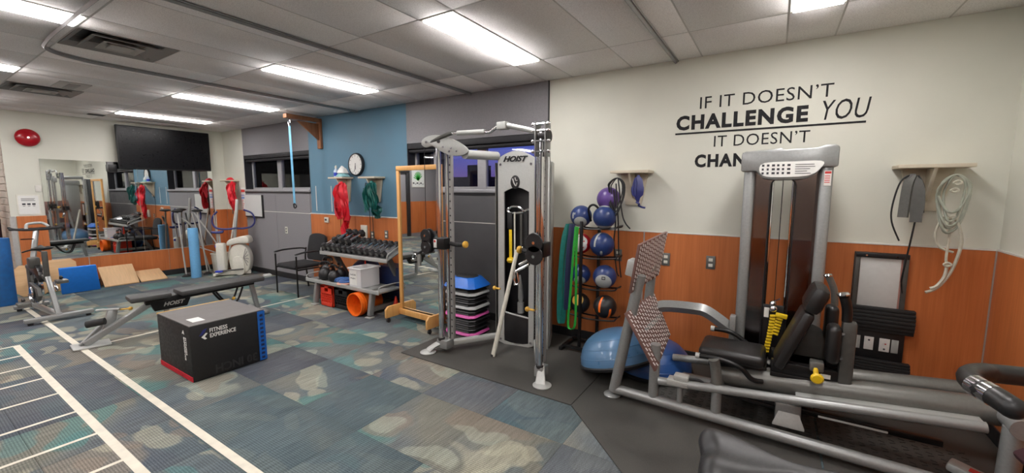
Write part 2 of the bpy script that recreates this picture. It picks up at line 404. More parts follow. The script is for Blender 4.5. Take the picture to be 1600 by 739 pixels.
def part(name, g, mats, parent=None, world=True, label=None, sharp=35, mod=None):
    """one mesh object; geometry given in world coordinates unless world=False (then local to its thing)"""
    bm = g.bm
    if parent is not None and world:
        inv = rootm(parent).inverted(); bmesh.ops.transform(bm, matrix=inv, verts=bm.verts)
    bmesh.ops.recalc_face_normals(bm, faces=bm.faces)
    me = bpy.data.meshes.new(name); bm.to_mesh(me); bm.free()
    for m in (mats if isinstance(mats, (list, tuple)) else [mats]): me.materials.append(M[m] if isinstance(m, str) else m)
    try: me.set_sharp_from_angle(angle=R(sharp))
    except Exception: pass
    o = bpy.data.objects.new(name, me); COL.objects.link(o)
    if parent is not None: o.parent = parent
    if label: o['label'] = label
    if mod:
        md = o.modifiers.new('subsurf', 'SUBSURF'); md.levels = mod; md.render_levels = mod
    return o
def one(name, g, mats, label, cat, loc=(0, 0, 0), rz=0, group=None, **k):
    """a thing that is a single mesh, its origin at loc"""
    m = Matrix.Translation(loc) @ Matrix.Rotation(rz, 4, 'Z')
    bmesh.ops.transform(g.bm, matrix=m.inverted(), verts=g.bm.verts)
    o = part(name, g, mats, None, **k); o.location = loc; o.rotation_euler = (0, 0, rz); tag(o, label, cat, group); ROOT[o] = m; return o
def struct(name, g, mats, **k): return tag(part(name, g, mats, None, **k), kind='structure')
def clone(root, loc, rz=0, label=None, group=None):
    r = root.copy(); COL.objects.link(r); r.location = loc; r.rotation_euler = (0, 0, rz)
    ROOT[r] = Matrix.Translation(loc) @ Matrix.Rotation(rz, 4, 'Z')
    if label: r['label'] = label
    if group: r['group'] = group
    for ch in list(root.children):
        c = ch.copy(); COL.objects.link(c); c.parent = r
        for g in list(ch.children):
            d = g.copy(); COL.objects.link(d); d.parent = c
    return r
def remat(root, mp):
    """give a copied thing other materials (own mesh data for the changed parts)"""
    for ch in [root]+list(root.children_recursive):
        if ch.type == 'MESH' and ch.name.split('.')[0] in mp:
            ch.data = ch.data.copy(); ch.data.materials[0] = M[mp[ch.name.split('.')[0]]]
def text(name, s, mats, parent, org, xd, yd, w, h, ext=.0015, bold=0, shear=0, label=None, spacing=1.0):
    """lettering fitted into w x h with its lower left corner at org; xd, yd reading and up directions"""
    cu = bpy.data.curves.new(name, 'FONT'); cu.body = s; cu.size = 1; cu.offset = bold; cu.shear = shear; cu.space_character = spacing; cu.resolution_u = 3
    cu.extrude = .001; ob = bpy.data.objects.new('tmp', cu); COL.objects.link(ob)
    dg = bpy.context.evaluated_depsgraph_get(); me = bpy.data.meshes.new_from_object(ob.evaluated_get(dg))
    bpy.data.objects.remove(ob)
    xs = [v.co.x for v in me.vertices]; ys = [v.co.y for v in me.vertices]; x0, x1, y0, y1 = min(xs), max(xs), min(ys), max(ys)
    xd = V(xd).normalized(); yd = V(yd).normalized(); zd = xd.cross(yd)
    inv = rootm(parent).inverted() if parent else Matrix()
    for v in me.vertices:
        p = V(org)+xd*((v.co.x-x0)/(x1-x0)*w)+yd*((v.co.y-y0)/(y1-y0)*h)+zd*(ext if v.co.z > 0 else 0)
        v.co = inv @ p
    me.materials.clear(); me.materials.append(M[mats]); me.name = name
    o = bpy.data.objects.new(name, me); COL.objects.link(o)
    if parent: o.parent = parent
    if label: o['label'] = label
    return o
# ------------------------------------------------------------------ room shell
g = G(); g.box(FARL-.2, RIGHT+.2, FRONT-.2, BACK+.2, -.12, -.007); floor = struct('floor', g, 'black_base')
def tile_mesh(w, d, t, m, b=.0015):
    gg = G(); gg.obox(V((0, 0, 0)), (w, d, t), None, b, 1)
    bm = gg.bm; bmesh.ops.recalc_face_normals(bm, faces=bm.faces); me = bpy.data.meshes.new('tile'); bm.to_mesh(me); bm.free(); me.materials.append(M[m]); return me
TS = .61
me = tile_mesh(TS-.0015, TS-.0015, .007, 'carpet')
x = -2.265-TS*15
while x < RIGHT+.02:
    y = 1.63-TS*8
    while y < BACK:
        if x+TS > FARL-.01:
            x0, x1, y0, y1 = max(x, FARL), min(x+TS, RIGHT), max(y, FRONT), min(y+TS, BACK)
            if x1-x0 > .02 and y1-y0 > .02 and not (x1 < LEFT+.01 and y0 > 1.16):
                o = bpy.data.objects.new('carpet_tile', me if (x1-x0 > TS-.01 and y1-y0 > TS-.01) else tile_mesh(x1-x0, y1-y0, .007, 'carpet'))
                COL.objects.link(o); o.parent = floor; o.location = ((x0+x1)/2, (y0+y1)/2, -.0035)
        y += TS
    x += TS
# ceiling: slab, tiles, t-bars
g = G(); g.box(FARL-.2, RIGHT+.2, FRONT-.2, BACK+.2, CEIL+.03, CEIL+.13); ceiling = struct('ceiling', g, 'black_base')
xs = []
for k in range(-1, 7):
    r0 = -1.832-2.135*k
    xs += [('L', r0-.305, r0)]+[('T', r0+.61*j, r0+.61*(j+1)) for j in range(3)]
rows = [(3.38, BACK), (2.16, 3.38), (.94, 2.16), (-.28, .94), (-1.5, -.28), (-2.72, -1.5), (FRONT, -2.72)]
lights = []; cache = {}
vents = {(-4.885, .94): 'a', (-7.63, .94): 'b'}
bars = G()
for kind, a, b in xs:
    if b < FARL or a > RIGHT: continue
    a = max(a, FARL); b = min(b, RIGHT)
    if b-a < .02: continue
    for y0, y1 in rows:
        if kind == 'L' and (y0 in (2.16, -.28, -2.72)) and y1-y0 > 1:
            lights.append((a, b, y0, y1)); continue
        subs = [(y0, y1)]
        if kind == 'L' and y0 == -2.72 and False: pass
        if abs(y0-.94) < .01 and (abs(a+4.882) < .05 or abs(a+7.627) < .05):
            subs = [(1.55, y1)]; vents_c = (a, b); g = G()
            vt = ((a, b, y0, 1.55))
            lights.append(('vent',)+vt)
        for (s0, s1) in subs:
            key = (round(b-a, 3), round(s1-s0, 3))
            if key not in cache: cache[key] = tile_mesh(key[0]-.008, key[1]-.008, .02, 'ctile', .002)
            o = bpy.data.objects.new('ceiling_tile', cache[key]); COL.objects.link(o); o.parent = ceiling; o.location = ((a+b)/2, (s0+s1)/2, CEIL+.0105)
    bars.box(a-.006, a+.006, FRONT, BACK, CEIL+.0008, CEIL+.02)
for y0, _ in rows[:-1]: bars.box(FARL, RIGHT, y0-.006, y0+.006, CEIL+.0004, CEIL+.02)
part('ceiling_grid', bars, 'tbar', ceiling)
# curtain tracks
def track(pts, lab):
    gg = G()
    P = smooth(pts, 6) if len(pts) > 2 else [V(p) for p in pts]
    gg.sweep([p+V((0, -0, -.012)) for p in P], .014, 4, True)
    gg.sweep([p+V((.022, .0, -.004)) for p in P], .006, 4, True)
    return one('curtain_track', gg, 'track', lab, 'track', tuple(P[0]), group=None)
z = CEIL-.004
track([(-.83, BACK-.005, z), (-.83, .93, z)], 'ceiling curtain track ending above the wall lettering')
track([(-3.16, BACK-.005, z), (-3.16, .93, z)], 'ceiling curtain track ending above the window behind the cable trainer')
track([(-5.28, BACK-.005, z), (-5.28, 2.6, z), (-5.28, 1.5, z), (-5.25, 1.15, z), (-5.1, .93, z), (-4.8, .88, z), (-4.2, .87, z), (-3.3, .87, z), (-.5, .87, z)], 'ceiling curtain track that curves round the square air vent')
ORD = lambda a: ['first', 'second', 'third', 'fourth', 'fifth', 'sixth', 'seventh'][max(0, min(6, int(round((.0-a)/2.135))))]
LABL = ['brightest ceiling light panel, nearest the white lettered wall', '']
for L in lights:
    if L[0] == 'vent':
        _, a, b, y0, y1 = L; cx_, cy_ = (a+b)/2, (y0+y1)/2
        big = cx_ > -6
        t = thing('ceiling_vent', 'square recessed ceiling air vent beside the curved curtain track' if big else 'ceiling air vent near the far left wall, above the spin bike', 'vent', (cx_, cy_, CEIL))
        w, d = (b-a)/2-.008, (y1-y0)/2-.008
        gg = G(); gg.box(cx_-w, cx_+w, cy_-d, cy_+d, CEIL+.05, CEIL+.06)
        part('back_pan', gg, 'black_base', t)
        for q, m_, dz in ((1.0, 'vent', -.004), (.72, 'vent', -.012), (.42, 'vent_lt', -.02)):
            gg = G(); o_, i_ = q, q-.2
            for sx, sy, ex, ey in ((0, 1, o_, .0), (0, -1, o_, .0), (1, 0, .0, o_), (-1, 0, .0, o_)):
                if sy: gg.hexa([(cx_-w*o_, cy_+sy*d*o_, CEIL+dz), (cx_+w*o_, cy_+sy*d*o_, CEIL+dz), (cx_+w*i_, cy_+sy*d*i_, CEIL+dz+.04), (cx_-w*i_, cy_+sy*d*i_, CEIL+dz+.04), (cx_-w*o_, cy_+sy*d*o_, CEIL+dz+.006), (cx_+w*o_, cy_+sy*d*o_, CEIL+dz+.006), (cx_+w*i_, cy_+sy*d*i_, CEIL+dz+.046), (cx_-w*i_, cy_+sy*d*i_, CEIL+dz+.046)])
                else: gg.hexa([(cx_+sx*w*o_, cy_-d*o_, CEIL+dz), (cx_+sx*w*o_, cy_+d*o_, CEIL+dz), (cx_+sx*w*i_, cy_+d*i_, CEIL+dz+.04), (cx_+sx*w*i_, cy_-d*i_, CEIL+dz+.04), (cx_+sx*w*o_, cy_-d*o_, CEIL+dz+.006), (cx_+sx*w*o_, cy_+d*o_, CEIL+dz+.006), (cx_+sx*w*i_, cy_+d*i_, CEIL+dz+.046), (cx_+sx*w*i_, cy_-d*i_, CEIL+dz+.046)])
            part('vane_ring', gg, m_, t)
        gg = G(); gg.box(cx_-w*.24, cx_+w*.24, cy_-d*.24, cy_+d*.24, CEIL-.02, CEIL-.012)
        part('centre_plate', gg, 'vent_lt', t)
        continue
    a, b, y0, y1 = L
    nm = {(0, 3): 'ceiling light panel above the tall cable trainer, nearest of the full panels in view'}
    col = round((a+b)/2, 1)
    if y0 > 1:
        lab = {.1: 'ceiling light panel cut off by the top edge above the lettered wall', -2.0: 'largest fully seen ceiling light panel, above the wide wall end of the grey window wall',
               -4.1: 'second ceiling light panel along the back wall, above the dumbbell rack side', -6.3: 'third ceiling light panel along the back wall, towards the television',
               -8.4: 'farthest ceiling light panel, just in front of the television'}.get(col, 'ceiling light panel of the back row, column %s from the right wall' % ORD(a))
    elif y0 > -1:
        lab = {-4.1: 'ceiling light panel in the top left corner above the square vent', -6.3: 'ceiling light panel glimpsed at the left edge beside the curtain track'}.get(col, 'ceiling light panel of the middle row, column %s from the right wall' % ORD(a))
    else: lab = 'ceiling light panel of the front row behind the camera, column %s from the right wall' % ORD(a)
    t = thing('ceiling_light', lab, 'light', ((a+b)/2, (y0+y1)/2, CEIL), group='ceiling light panels')
    gg = G(); f = .016
    for bx in ((a+.008, a+f+.008, y0+.008, y1-.008), (b-f-.008, b-.008, y0+.008, y1-.008), (a+f, b-f, y0+.008, y0+f+.008), (a+f, b-f, y1-f-.008, y1-.008)): gg.box(bx[0], bx[1], bx[2], bx[3], CEIL-.004, CEIL+.02)
    part('frame', gg, 'white_trim', t)
    gg = G(); gg.box(a+.022, b-.022, y0+.022, y1-.022, CEIL-.014, CEIL+.012, .004, 1); part('diffuser', gg, 'lamp', t)
# small grilles on the ceiling
g = G(); g.box(-9.03, -8.9, 1.98, 2.17, CEIL-.006, CEIL+.0)
t = thing('ceiling_grille', 'small dark ceiling grille in front of the far left wall', 'vent', (-8.95, 2.07, CEIL)); part('frame', g, 'spring', t)
g = G(); [g.box(-9.02+.028*i, -9.008+.028*i, 1.99, 2.16, CEIL-.012, CEIL-.004) for i in range(4)]; part('slat', g, 'black_base', t)
t = thing('air_diffuser', 'flat pale ceiling diffuser to the right of the far vent', 'vent', (-6.76, 1.36, CEIL)); g = G(); g.box(-6.94, -6.5, 1.25, 1.5, CEIL-.012, CEIL, .004); part('frame', g, 'vent_lt', t)
g = G(); g.box(-6.88, -6.56, 1.33, 1.42, CEIL-.018, CEIL-.01, .003); part('blade', g, 'vent', t)

# ---- back wall with window openings
T = .22
g = G()
def wb(x0, x1, z0, z1, mi): g.mi = mi; g.box(x0, x1, BACK, BACK+T, z0, z1)
W1 = (-8.73, -6.56, 1.60, 2.25); W2 = (-4.265, -2.12, 1.60, 2.22)
wb(LEFT-.2, -8.75, -.1, CEIL+.1, 0); wb(-8.75, W1[1]-.0, -.1, W1[2], 1); wb(-8.75, W1[1], W1[3], CEIL+.1, 1)
wb(-8.75, W1[0], W1[2], W1[3], 1)
wb(W1[1], -4.27, -.1, CEIL+.1, 2)
wb(-4.27, -2.1, -.1, W2[2], 1); wb(-4.27, -2.1, W2[3], CEIL+.1, 1); wb(-2.12, -2.1, W2[2], W2[3], 1)
wb(-2.1, RIGHT+.2, -.1, CEIL+.1, 0)
wall_back = struct('wall_back', g, ['white_wall', 'grey_wall', 'blue_wall'])
def panels(parent, pts, z0, z1, m='wain', th=.012, inward=(0, -1)):
    for (a, b) in pts:
        gg = G()
        if inward[0] == 0:
            y = BACK if inward[1] < 0 else FRONT; gg.box(a+.003, b-.003, y, y+inward[1]*th, z0, z1, .002, 1)
        else:
            x = {(1, 0): LEFT, (-1, 0): RIGHT, (2, 0): FARL}[inward]; s_ = 1 if inward[0] > 0 else -1
            gg.box(x, x+s_*th, a+.003, b-.003, z0, z1, .002, 1)
        part('wall_panel', gg, m, parent)
panels(wall_back, [(LEFT, -8.755), (-6.585, -5.42), (-5.42, -4.275), (-2.095, -1.05), (-1.05, .12), (.12, RIGHT-.012)], .1, WAIN)
panels(wall_back, [(-8.75, -7.66), (-7.66, -6.59)], .1, WAIN-.004, 'grey_wall', .01)
panels(wall_back, [(-8.75, -7.66), (-7.66, -6.59)], WAIN+.004, 1.535, 'grey_wall', .01)
panels(wall_back, [(-4.27, -2.1)], .1, WAIN-.004, 'dark_panel', .01)
panels(wall_back, [(-4.27, -2.1)], WAIN+.004, 1.535, 'dark_panel', .01)
def trim(nm, b, m='alu'):
    gg = G(); gg.box(*b, .001, 1); return struct(nm, gg, m)
trim('trim_1', (-6.59, -4.27, BACK-.016, BACK, WAIN, WAIN+.016), 'white_trim')
trim('trim_2', (-2.1, RIGHT, BACK-.016, BACK, WAIN, WAIN+.012), 'white_trim')
trim('trim_3', (-8.75, -6.59, BACK-.013, BACK, WAIN-.004, WAIN+.006), 'white_trim')
trim('trim_4', (-4.27, -2.1, BACK-.013, BACK, WAIN-.004, WAIN+.006), 'white_trim')
trim('trim_5', (-1.056, -1.044, BACK-.016, BACK, .1, WAIN))
trim('trim_6', (RIGHT-.018, RIGHT-.0, BACK-.02, BACK, .1, WAIN))
trim('trim_7', (-2.11, -2.098, BACK-.016, BACK, WAIN, CEIL), 'black_base')
g = G(); g.box(LEFT, RIGHT, BACK-.016, BACK, 0, .1, .003, 1); struct('baseboard_back', g, 'black_base')
# windows
def window(n, X0, X1, Z0, Z1, muls, dark):
    g = G(); fy0, fy1 = BACK+.13, BACK+.18; fr = .04
    g.box(X0, X1, fy0, fy1, Z0, Z0+fr, .004, 1); g.box(X0, X1, fy0, fy1, Z1-fr, Z1, .004, 1)
    g.box(X0, X0+fr, fy0, fy1, Z0, Z1, .004, 1); g.box(X1-fr, X1, fy0, fy1, Z0, Z1, .004, 1)
    for m_, w in muls: g.box(m_-w/2, m_+w/2, fy0-.01, fy1, Z0, Z1, .004, 1)
    w_ = struct('window_%d' % n, g, 'frame_alu')
    ed = [X0+fr]+[q for m_, w in muls for q in (m_-w/2, m_+w/2)]+[X1-fr]
    for a, b in zip(ed[::2], ed[1::2]):
        g = G(); g.box(a-.005, b+.005, fy0+.02, fy0+.026, Z0+fr, Z1-fr); part('pane', g, 'glass', w_)
    g = G(); g.box(X0, X1, BACK-.03, BACK+.14, Z0-.035, Z0+.005, .006); part('sill', g, 'frame_alu', w_)
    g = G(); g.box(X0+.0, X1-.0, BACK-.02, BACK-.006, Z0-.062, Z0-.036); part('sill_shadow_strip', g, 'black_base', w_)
    # roller shade cassette
    t = thing('roller_shade', dark, 'shade', ((X0+X1)/2, BACK+.05, Z1-.13))
    g = G(); g.box(X0+.005, X1-.005, BACK+.0, BACK+.1, Z1-.075, Z1-.002, .008); part('cassette', g, 'sofit', t)
    g = G(); g.cyl((X0+.01, BACK+.05, Z1-.1), (X1-.01, BACK+.05, Z1-.1), .028, n=12); part('roll', g, 'sofit', t)
    g = G(); g.box(X0+.0, X0+.012, BACK-.002, BACK+.13, Z0, Z1); part('side_channel', g, 'sofit', t)
    g = G(); g.box(X1-.012, X1, BACK-.002, BACK+.13, Z0, Z1); part('side_channel', g, 'sofit', t)
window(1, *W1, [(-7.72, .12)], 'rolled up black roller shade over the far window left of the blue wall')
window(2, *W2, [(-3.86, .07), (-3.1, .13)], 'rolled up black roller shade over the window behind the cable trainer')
# ---- left wall
g = G(); g.box(LEFT-.2, LEFT, 1.16, BACK+.2, -.1, CEIL+.1); wall_left = struct('wall_left', g, 'white_wall')
panels(wall_left, [(1.21, 1.52), (3.83, BACK-.016)], .1, WAIN, inward=(1, 0))
panels(wall_left, [(1.52, 1.93), (1.93, 3.0), (3.0, 3.83)], .1, .497, inward=(1, 0))
g = G(); g.box(LEFT, LEFT+.016, 1.16, BACK, 0, .1, .003, 1); struct('baseboard_left', g, 'black_base')
trim('trim_8', (LEFT-.012, LEFT+.012, 1.148, 1.2, 0.0, WAIN), 'vent_lt')
trim('trim_9', (LEFT, LEFT+.018, 1.925, 1.935, .1, .497))
g = G(); g.box(FARL-.2, FARL, FRONT-.2, 1.3, -.1, CEIL+.1); w = struct('wall_left_far', g, 'grey_wall')
g = G(); g.box(FARL-.2, LEFT-.001, 1.16, 1.3, -.1, CEIL+.1); w = struct('wall_left_return', g, 'slat')
for i in range(26):
    gg = G(); gg.box(FARL+.02, LEFT-.03, 1.148, 1.16, .02+i*.104, .112+i*.104, .003, 1); part('slat', gg, 'slat', w)
g = G(); g.box(RIGHT, RIGHT+.2, FRONT-.2, BACK+.2, -.1, CEIL+.1); w = struct('wall_right', g, 'white_wall')
panels(w, [(FRONT, -1.8), (-1.8, -.6), (-.6, .6), (.6, 1.8), (1.8, 3.0), (3.0, BACK-.016)], .1, WAIN, inward=(-1, 0))
trim('trim_10', (RIGHT-.014, RIGHT, FRONT, BACK, WAIN, WAIN+.012), 'white_trim')
g = G(); g.box(RIGHT-.016, RIGHT, FRONT, BACK, 0, .1, .003, 1); struct('baseboard_right', g, 'black_base')
g = G(); g.box(FARL-.2, RIGHT+.2, FRONT-.2, FRONT, -.1, CEIL+.1); w = struct('wall_front', g, 'grey_wall')
panels(bpy.data.objects['wall_left_far'], [(-3.58+i*1.18, -3.58+(i+1)*1.18) for i in range(4)], .1, WAIN, inward=(2, 0))
panels(w, [(FARL+i*1.15, FARL+(i+1)*1.15) for i in range(10)], .1, WAIN, inward=(0, 1))
g = G(); g.box(FARL, RIGHT, FRONT, FRONT+.016, 0, .1, .003, 1); struct('baseboard_front', g, 'black_base')
# outside: ground, far block and near wing
g = G(); g.box(-160, 60, 12, 220, -5.2, -5); one('parking_ground', g, 'brick_dark', 'dark ground outside below the windows', 'ground', (-20, 60, -5.2), kind=None) if False else struct('ground', g, 'brick_dark')
def block(x0, x1, y0, y1, z1, lab, lit, tower=None):
    t = thing('apartment_block', lab, 'building', ((x0+x1)/2, y0, -5))
    g = G(); g.box(x0, x1, y0, y1, -5, z1)
    if tower: g.box(tower[0], tower[1], y0+2, y0+8, z1, tower[2])
    part('wall', g, 'brick_dark', t)
    for (wx, wz) in lit:
        gg = G(); gg.box(wx-.55, wx+.55, y0-.04, y0+.02, wz-.5, wz+.5); part('window_pane', gg, 'lit_window', t)
block(-100, -83, 95, 110, 4.6, 'distant dark block seen through the left window pane', [(-97+2.2*(i % 5), -.6+1.9*(i//5)) for i in range(10) if i % 4], None)
block(-82, -66.5, 92, 104, 5.2, 'distant dark block with a stair tower and two rows of lit windows', [(-80+2.4*(i % 6), -.2+2.2*(i//6)) for i in range(12) if i not in (2, 5, 9)], (-75, -71, 8.6))
block(-64, -48, 90, 104, 4.0, 'distant dark block seen right of the window mullion', [(-62+2.4*(i % 6), -.5+2.0*(i//6)) for i in range(12) if i not in (3, 4, 8, 10)], None)
g = G(); g.box(-26, -11.5, 8.5, 13, -5, 7); g.box(-26, -11.2, 8.2, 13.3, 7, 7.3); one('building_wing', g, 'brick_dark', 'dark building wing outside the far left window', 'building', (-18, 10, -5))
# ------------------------------------------------------------------ floor tape
def tape(name, pts, w, label, group='cream tape lines on the carpet', cat='tape'):
    g = G()
    for (a, b) in pts: g.bar((a[0], a[1], .0012), (b[0], b[1], .0012), w, .0014)
    return one(name, g, 'tape', label, cat, (pts[0][0][0], pts[0][0][1], 0), group=group)
tape('floor_tape', [((-8.55, 1.055), (-1.0, 1.055))], .05, 'long cream tape line running under the spin bike and the bench foot')
t = thing('agility_ladder', 'ladder of cream tape rungs stuck on the carpet at lower left', 'floor marking', (-4.6, .7, 0))
g = G(); g.bar((-6.5, .71, .0012), (-1.6, .71, .0012), .05, .0014); part('side_line', g, 'tape', t)
g = G(); g.bar((-6.5, -.25, .0012), (-1.6, -.25, .0012), .05, .0014); part('side_line', g, 'tape', t)
for i, x in enumerate((-6.49, -6.06, -5.62, -5.17, -4.68, -4.18, -3.68, -3.18, -2.68, -2.18)):
    g = G(); g.bar((x, -.225, .0014), (x, .69, .0014), .028, .0014); part('rung', g, 'tape', t)
tape('floor_tape', [((-5.83, 1.1), (-5.86, 3.5))], .028, 'thin cream tape line crossing behind the black box to the chair legs')
# ------------------------------------------------------------------ rubber mats
def matpoly(poly, label, name='rubber_mat'):
    g = G(); g.prism(poly, .009, Matrix.Translation((0, 0, .0005)), .0015, 1)
    return one(name, g, 'rubber', label, 'floor mat', (poly[0][0], poly[0][1], 0), group='black rubber floor mats')
matpoly([(-3.02, 2.71), (-1.193, 2.695), (-1.193, 4.025), (-3.0, 4.025)], 'black rubber mat under the tall cable trainer')
matpoly([(-1.187, 2.69), (-.64, 2.17), (.32, 1.27), (.32, 4.025), (-1.187, 4.025)], 'black rubber mat under the left half of the leg press with a cut corner')
matpoly([(.332, 1.26), (.6, 1.0), (1.26, .4), (1.26, 4.025), (.332, 4.025)], 'black rubber mat under the right end of the leg press')
# raised diamond tread area below the leg press
g = G()
for i in range(34):
    for j in range(9):
        x = -.78+i*.055; y = 3.08+j*.045
        if x < 1.1: g.bar((x, y, .0105), (x+.028, y+(.012 if (i+j) % 2 else -.012), .0105), .006, .002)
o = part('tread_pattern', g, 'black_rubber', bpy.data.objects['rubber_mat.001']); o['kind'] = 'stuff'
# ------------------------------------------------------------------ left wall things
t = thing('television', 'wide black flat television mounted high above the mirror', 'television', (LEFT, 3.07, 2.32))
g = G(); g.box(LEFT+.11, LEFT+.165, 2.385, 3.745, 1.955, 2.685, .012); part('cabinet', g, 'black_plastic', t)
g = G(); g.box(LEFT+.1655, LEFT+.168, 2.40, 3.73, 1.975, 2.67); part('screen', g, 'tv', t)
g = G(); g.box(LEFT, LEFT+.02, 2.85, 3.3, 2.15, 2.5, .004); g.box(LEFT+.02, LEFT+.11, 3.0, 3.05, 2.2, 2.45, .004); g.box(LEFT+.02, LEFT+.11, 3.12, 3.17, 2.2, 2.45, .004); part('wall_bracket', g, 'black_metal', t)
g = G(); g.box(LEFT, LEFT+.09, 2.27, 2.38, 1.9, 2.02, .01); one('speaker_box', g, 'black_plastic', 'small black box on the wall at the lower left corner of the television', 'speaker', (LEFT, 2.32, 1.9))
t = thing('wall_mirror', 'large frameless mirror fixed above the wood panel under the television', 'mirror', (LEFT, 2.65, .5))
g = G(); g.box(LEFT+.003, LEFT+.009, 1.51, 2.655, .5, 2.065); part('mirror_pane', g, 'mirror', t)
g = G(); g.box(LEFT+.003, LEFT+.009, 2.66, 3.81, .5, 2.065); part('mirror_pane', g, 'mirror', t)
g = G(); g.box(LEFT+.0, LEFT+.016, 1.51, 3.81, .488, .5); part('bottom_channel', g, 'alu', t)
t = thing('fire_bell', 'round glossy red alarm bell high on the white left wall', 'alarm bell', (LEFT, 1.42, 2.37))
ax = Matrix.Rotation(R(90), 3, 'Y')
g = G(); g.lathe([(0, .05), (.03, .05), (.07, .046), (.105, .034), (.125, .012), (.13, 0), (.12, -.0)], (LEFT+.035, 1.42, 2.37), ax, 28); part('gong', g, 'red_gloss', t)
g = G(); g.box(LEFT, LEFT+.036, 1.37, 1.47, 2.32, 2.42, .006); part('back_box', g, 'red_gloss', t)
g = G(); g.cyl((LEFT+.082, 1.42, 2.37), (LEFT+.094, 1.42, 2.37), .014, n=10); part('centre_nut', g, 'chrome', t)
t = thing('notice_sheet', 'white printed notice in a clear sleeve on the left wall', 'notice', (LEFT, 1.35, 1.37))
g = G(); g.box(LEFT+.001, LEFT+.008, 1.235, 1.47, 1.215, 1.52, .002, 1); part('holder', g, 'white_plastic', t)
g = G(); g.box(LEFT+.0085, LEFT+.0095, 1.25, 1.455, 1.23, 1.505); part('sheet', g, 'paper', t)
g = G(); [g.box(LEFT+.0098, LEFT+.0102, 1.28, 1.42-.01*(i % 2), 1.458-.016*i, 1.464-.016*i) for i in range(3)]
for yy in (1.285, 1.335, 1.385): g.box(LEFT+.0098, LEFT+.0102, yy, yy+.035, 1.365, 1.39); g.box(LEFT+.0098, LEFT+.0102, yy+.005, yy+.03, 1.345, 1.352)
o = part('print_lines', g, 'ink', t); o['kind'] = 'stuff'
g = G(); g.box(LEFT, LEFT+.012, 1.435, 1.5, 1.56, 1.66, .004); one('wall_switch', g, 'white_trim', 'small pale switch plate above the white notice', 'switch', (LEFT, 1.47, 1.61))
# jacket-like dark bag hanging on slats
g = G(); g.sweep(smooth([(-9.9, 1.06, 1.62), (-9.88, 1.05, 1.45), (-9.9, 1.04, 1.15), (-9.93, 1.04, .8), (-9.95, 1.05, .45)], 4), [.03]*3+[.07]*5+[.1]*5+[.08]*4, 8, flat=.6)
one('hanging_bag', g, 'jacket', 'dark maroon bag hanging on the slatted wall at the left edge', 'bag', (-9.9, 1.15, 1.6))
# blue roller far left
def roller(name, x, y, r, h, m, label, tilt=(0, 0)):
    g = G(); g.lathe([(0, 0), (r*.97, 0), (r, .01), (r, h-.01), (r*.97, h), (r*.3, h), (r*.28, h-.02), (0, h-.02)], (x, y, 0.001), Euler((tilt[0], tilt[1], 0)).to_matrix(), 24)
    return one(name, g, m, label, 'foam roller', (x, y, 0))
roller('foam_roller', -8.95, .93, .12, .93, 'foam_db', 'thick dark blue foam roller standing at the left edge', (0, 0))
roller('foam_roller', -8.86, 3.16, .078, .905, 'foam_lb', 'slim light blue foam roller standing in front of the mirror', (0, 0))
# wobble boards / wooden kneeling boards
def octo(w, h, c=.06): return [(-w/2+c, 0), (w/2-c, 0), (w/2, c), (w/2, h-c), (w/2-c, h), (-w/2+c, h), (-w/2, h-c), (-w/2, c)]
lean = Matrix.Rotation(R(90), 4, 'Z') @ Matrix.Rotation(R(80), 4, 'X')
g = G(); g.prism(octo(.34, .47), .02, Matrix.Translation((-9.38, 1.27, .002)) @ Matrix.Rotation(R(90), 4, 'Z') @ Matrix.Rotation(R(78), 4, 'X'), .003)
t = thing('balance_board', 'plywood board with cut corners leaning on the wall behind the spin bike', 'board', (-9.38, 1.27, 0)); part('board', g, 'ply', t)
g = G(); g.sph((-9.35, 1.27, .25), .05, 12, 8); part('pivot_ball', g, 'black_rubber', t)
g = G(); g.prism(octo(.42, .5), .02, Matrix.Translation((-9.46, 1.56, .002)) @ Matrix.Rotation(R(90), 4, 'Z') @ Matrix.Rotation(R(80), 4, 'X'), .003)
one('balance_board', g, 'ply', 'second plywood board leaning half hidden behind the blue mat', 'board', (-9.46, 1.56, 0))
g = G(); mm = Matrix.Translation((-9.09, 1.72, .004)) @ Matrix.Rotation(R(90), 4, 'Z') @ Matrix.Rotation(R(104), 4, 'X')
g.prism([(-.215, 0), (.215, 0), (.17, .42), (-.235, .42)], .05, mm @ Matrix.Translation((0, 0, -.05)), .008)
one('exercise_mat', g, 'blue_mat', 'bright blue padded mat leaning against the wood panel', 'mat', (-9.09, 1.72, 0))
def ramp(y0, y1, x0, h, label, sk):
    t = thing('incline_board', label, 'ramp', (x0, (y0+y1)/2, 0), group='tan calf stretch ramps')
    xb = LEFT+.03
    g = G(); g.hexa([(x0, y0, .003), (x0, y1, .003), (xb+.06, y1-sk, h-.02), (xb+.06, y0+sk*0, h-.02), (x0, y0, .022), (x0, y1, .022), (xb+.06, y1-sk, h), (xb+.06, y0+sk*0, h)], .003); part('deck', g, 'tan_board', t)
    g = G(); g.hexa([(xb+.07, y0+.02, .002), (xb+.07, y1-.03, .002), (xb+.05, y1-.03, .002), (xb+.05, y0+.02, .002), (xb+.09, y0+.02, h-.03), (xb+.09, y1-.03, h-.03), (xb+.07, y1-.03, h-.03), (xb+.07, y0+.02, h-.03)]); part('support', g, 'oak_dark', t)
ramp(2.0, 2.44, -9.17, .31, 'taller tan ramp board leaning beside the blue mat', .0)
ramp(2.46, 2.83, -9.16, .17, 'lower tan ramp board to the right of the taller one', .02)
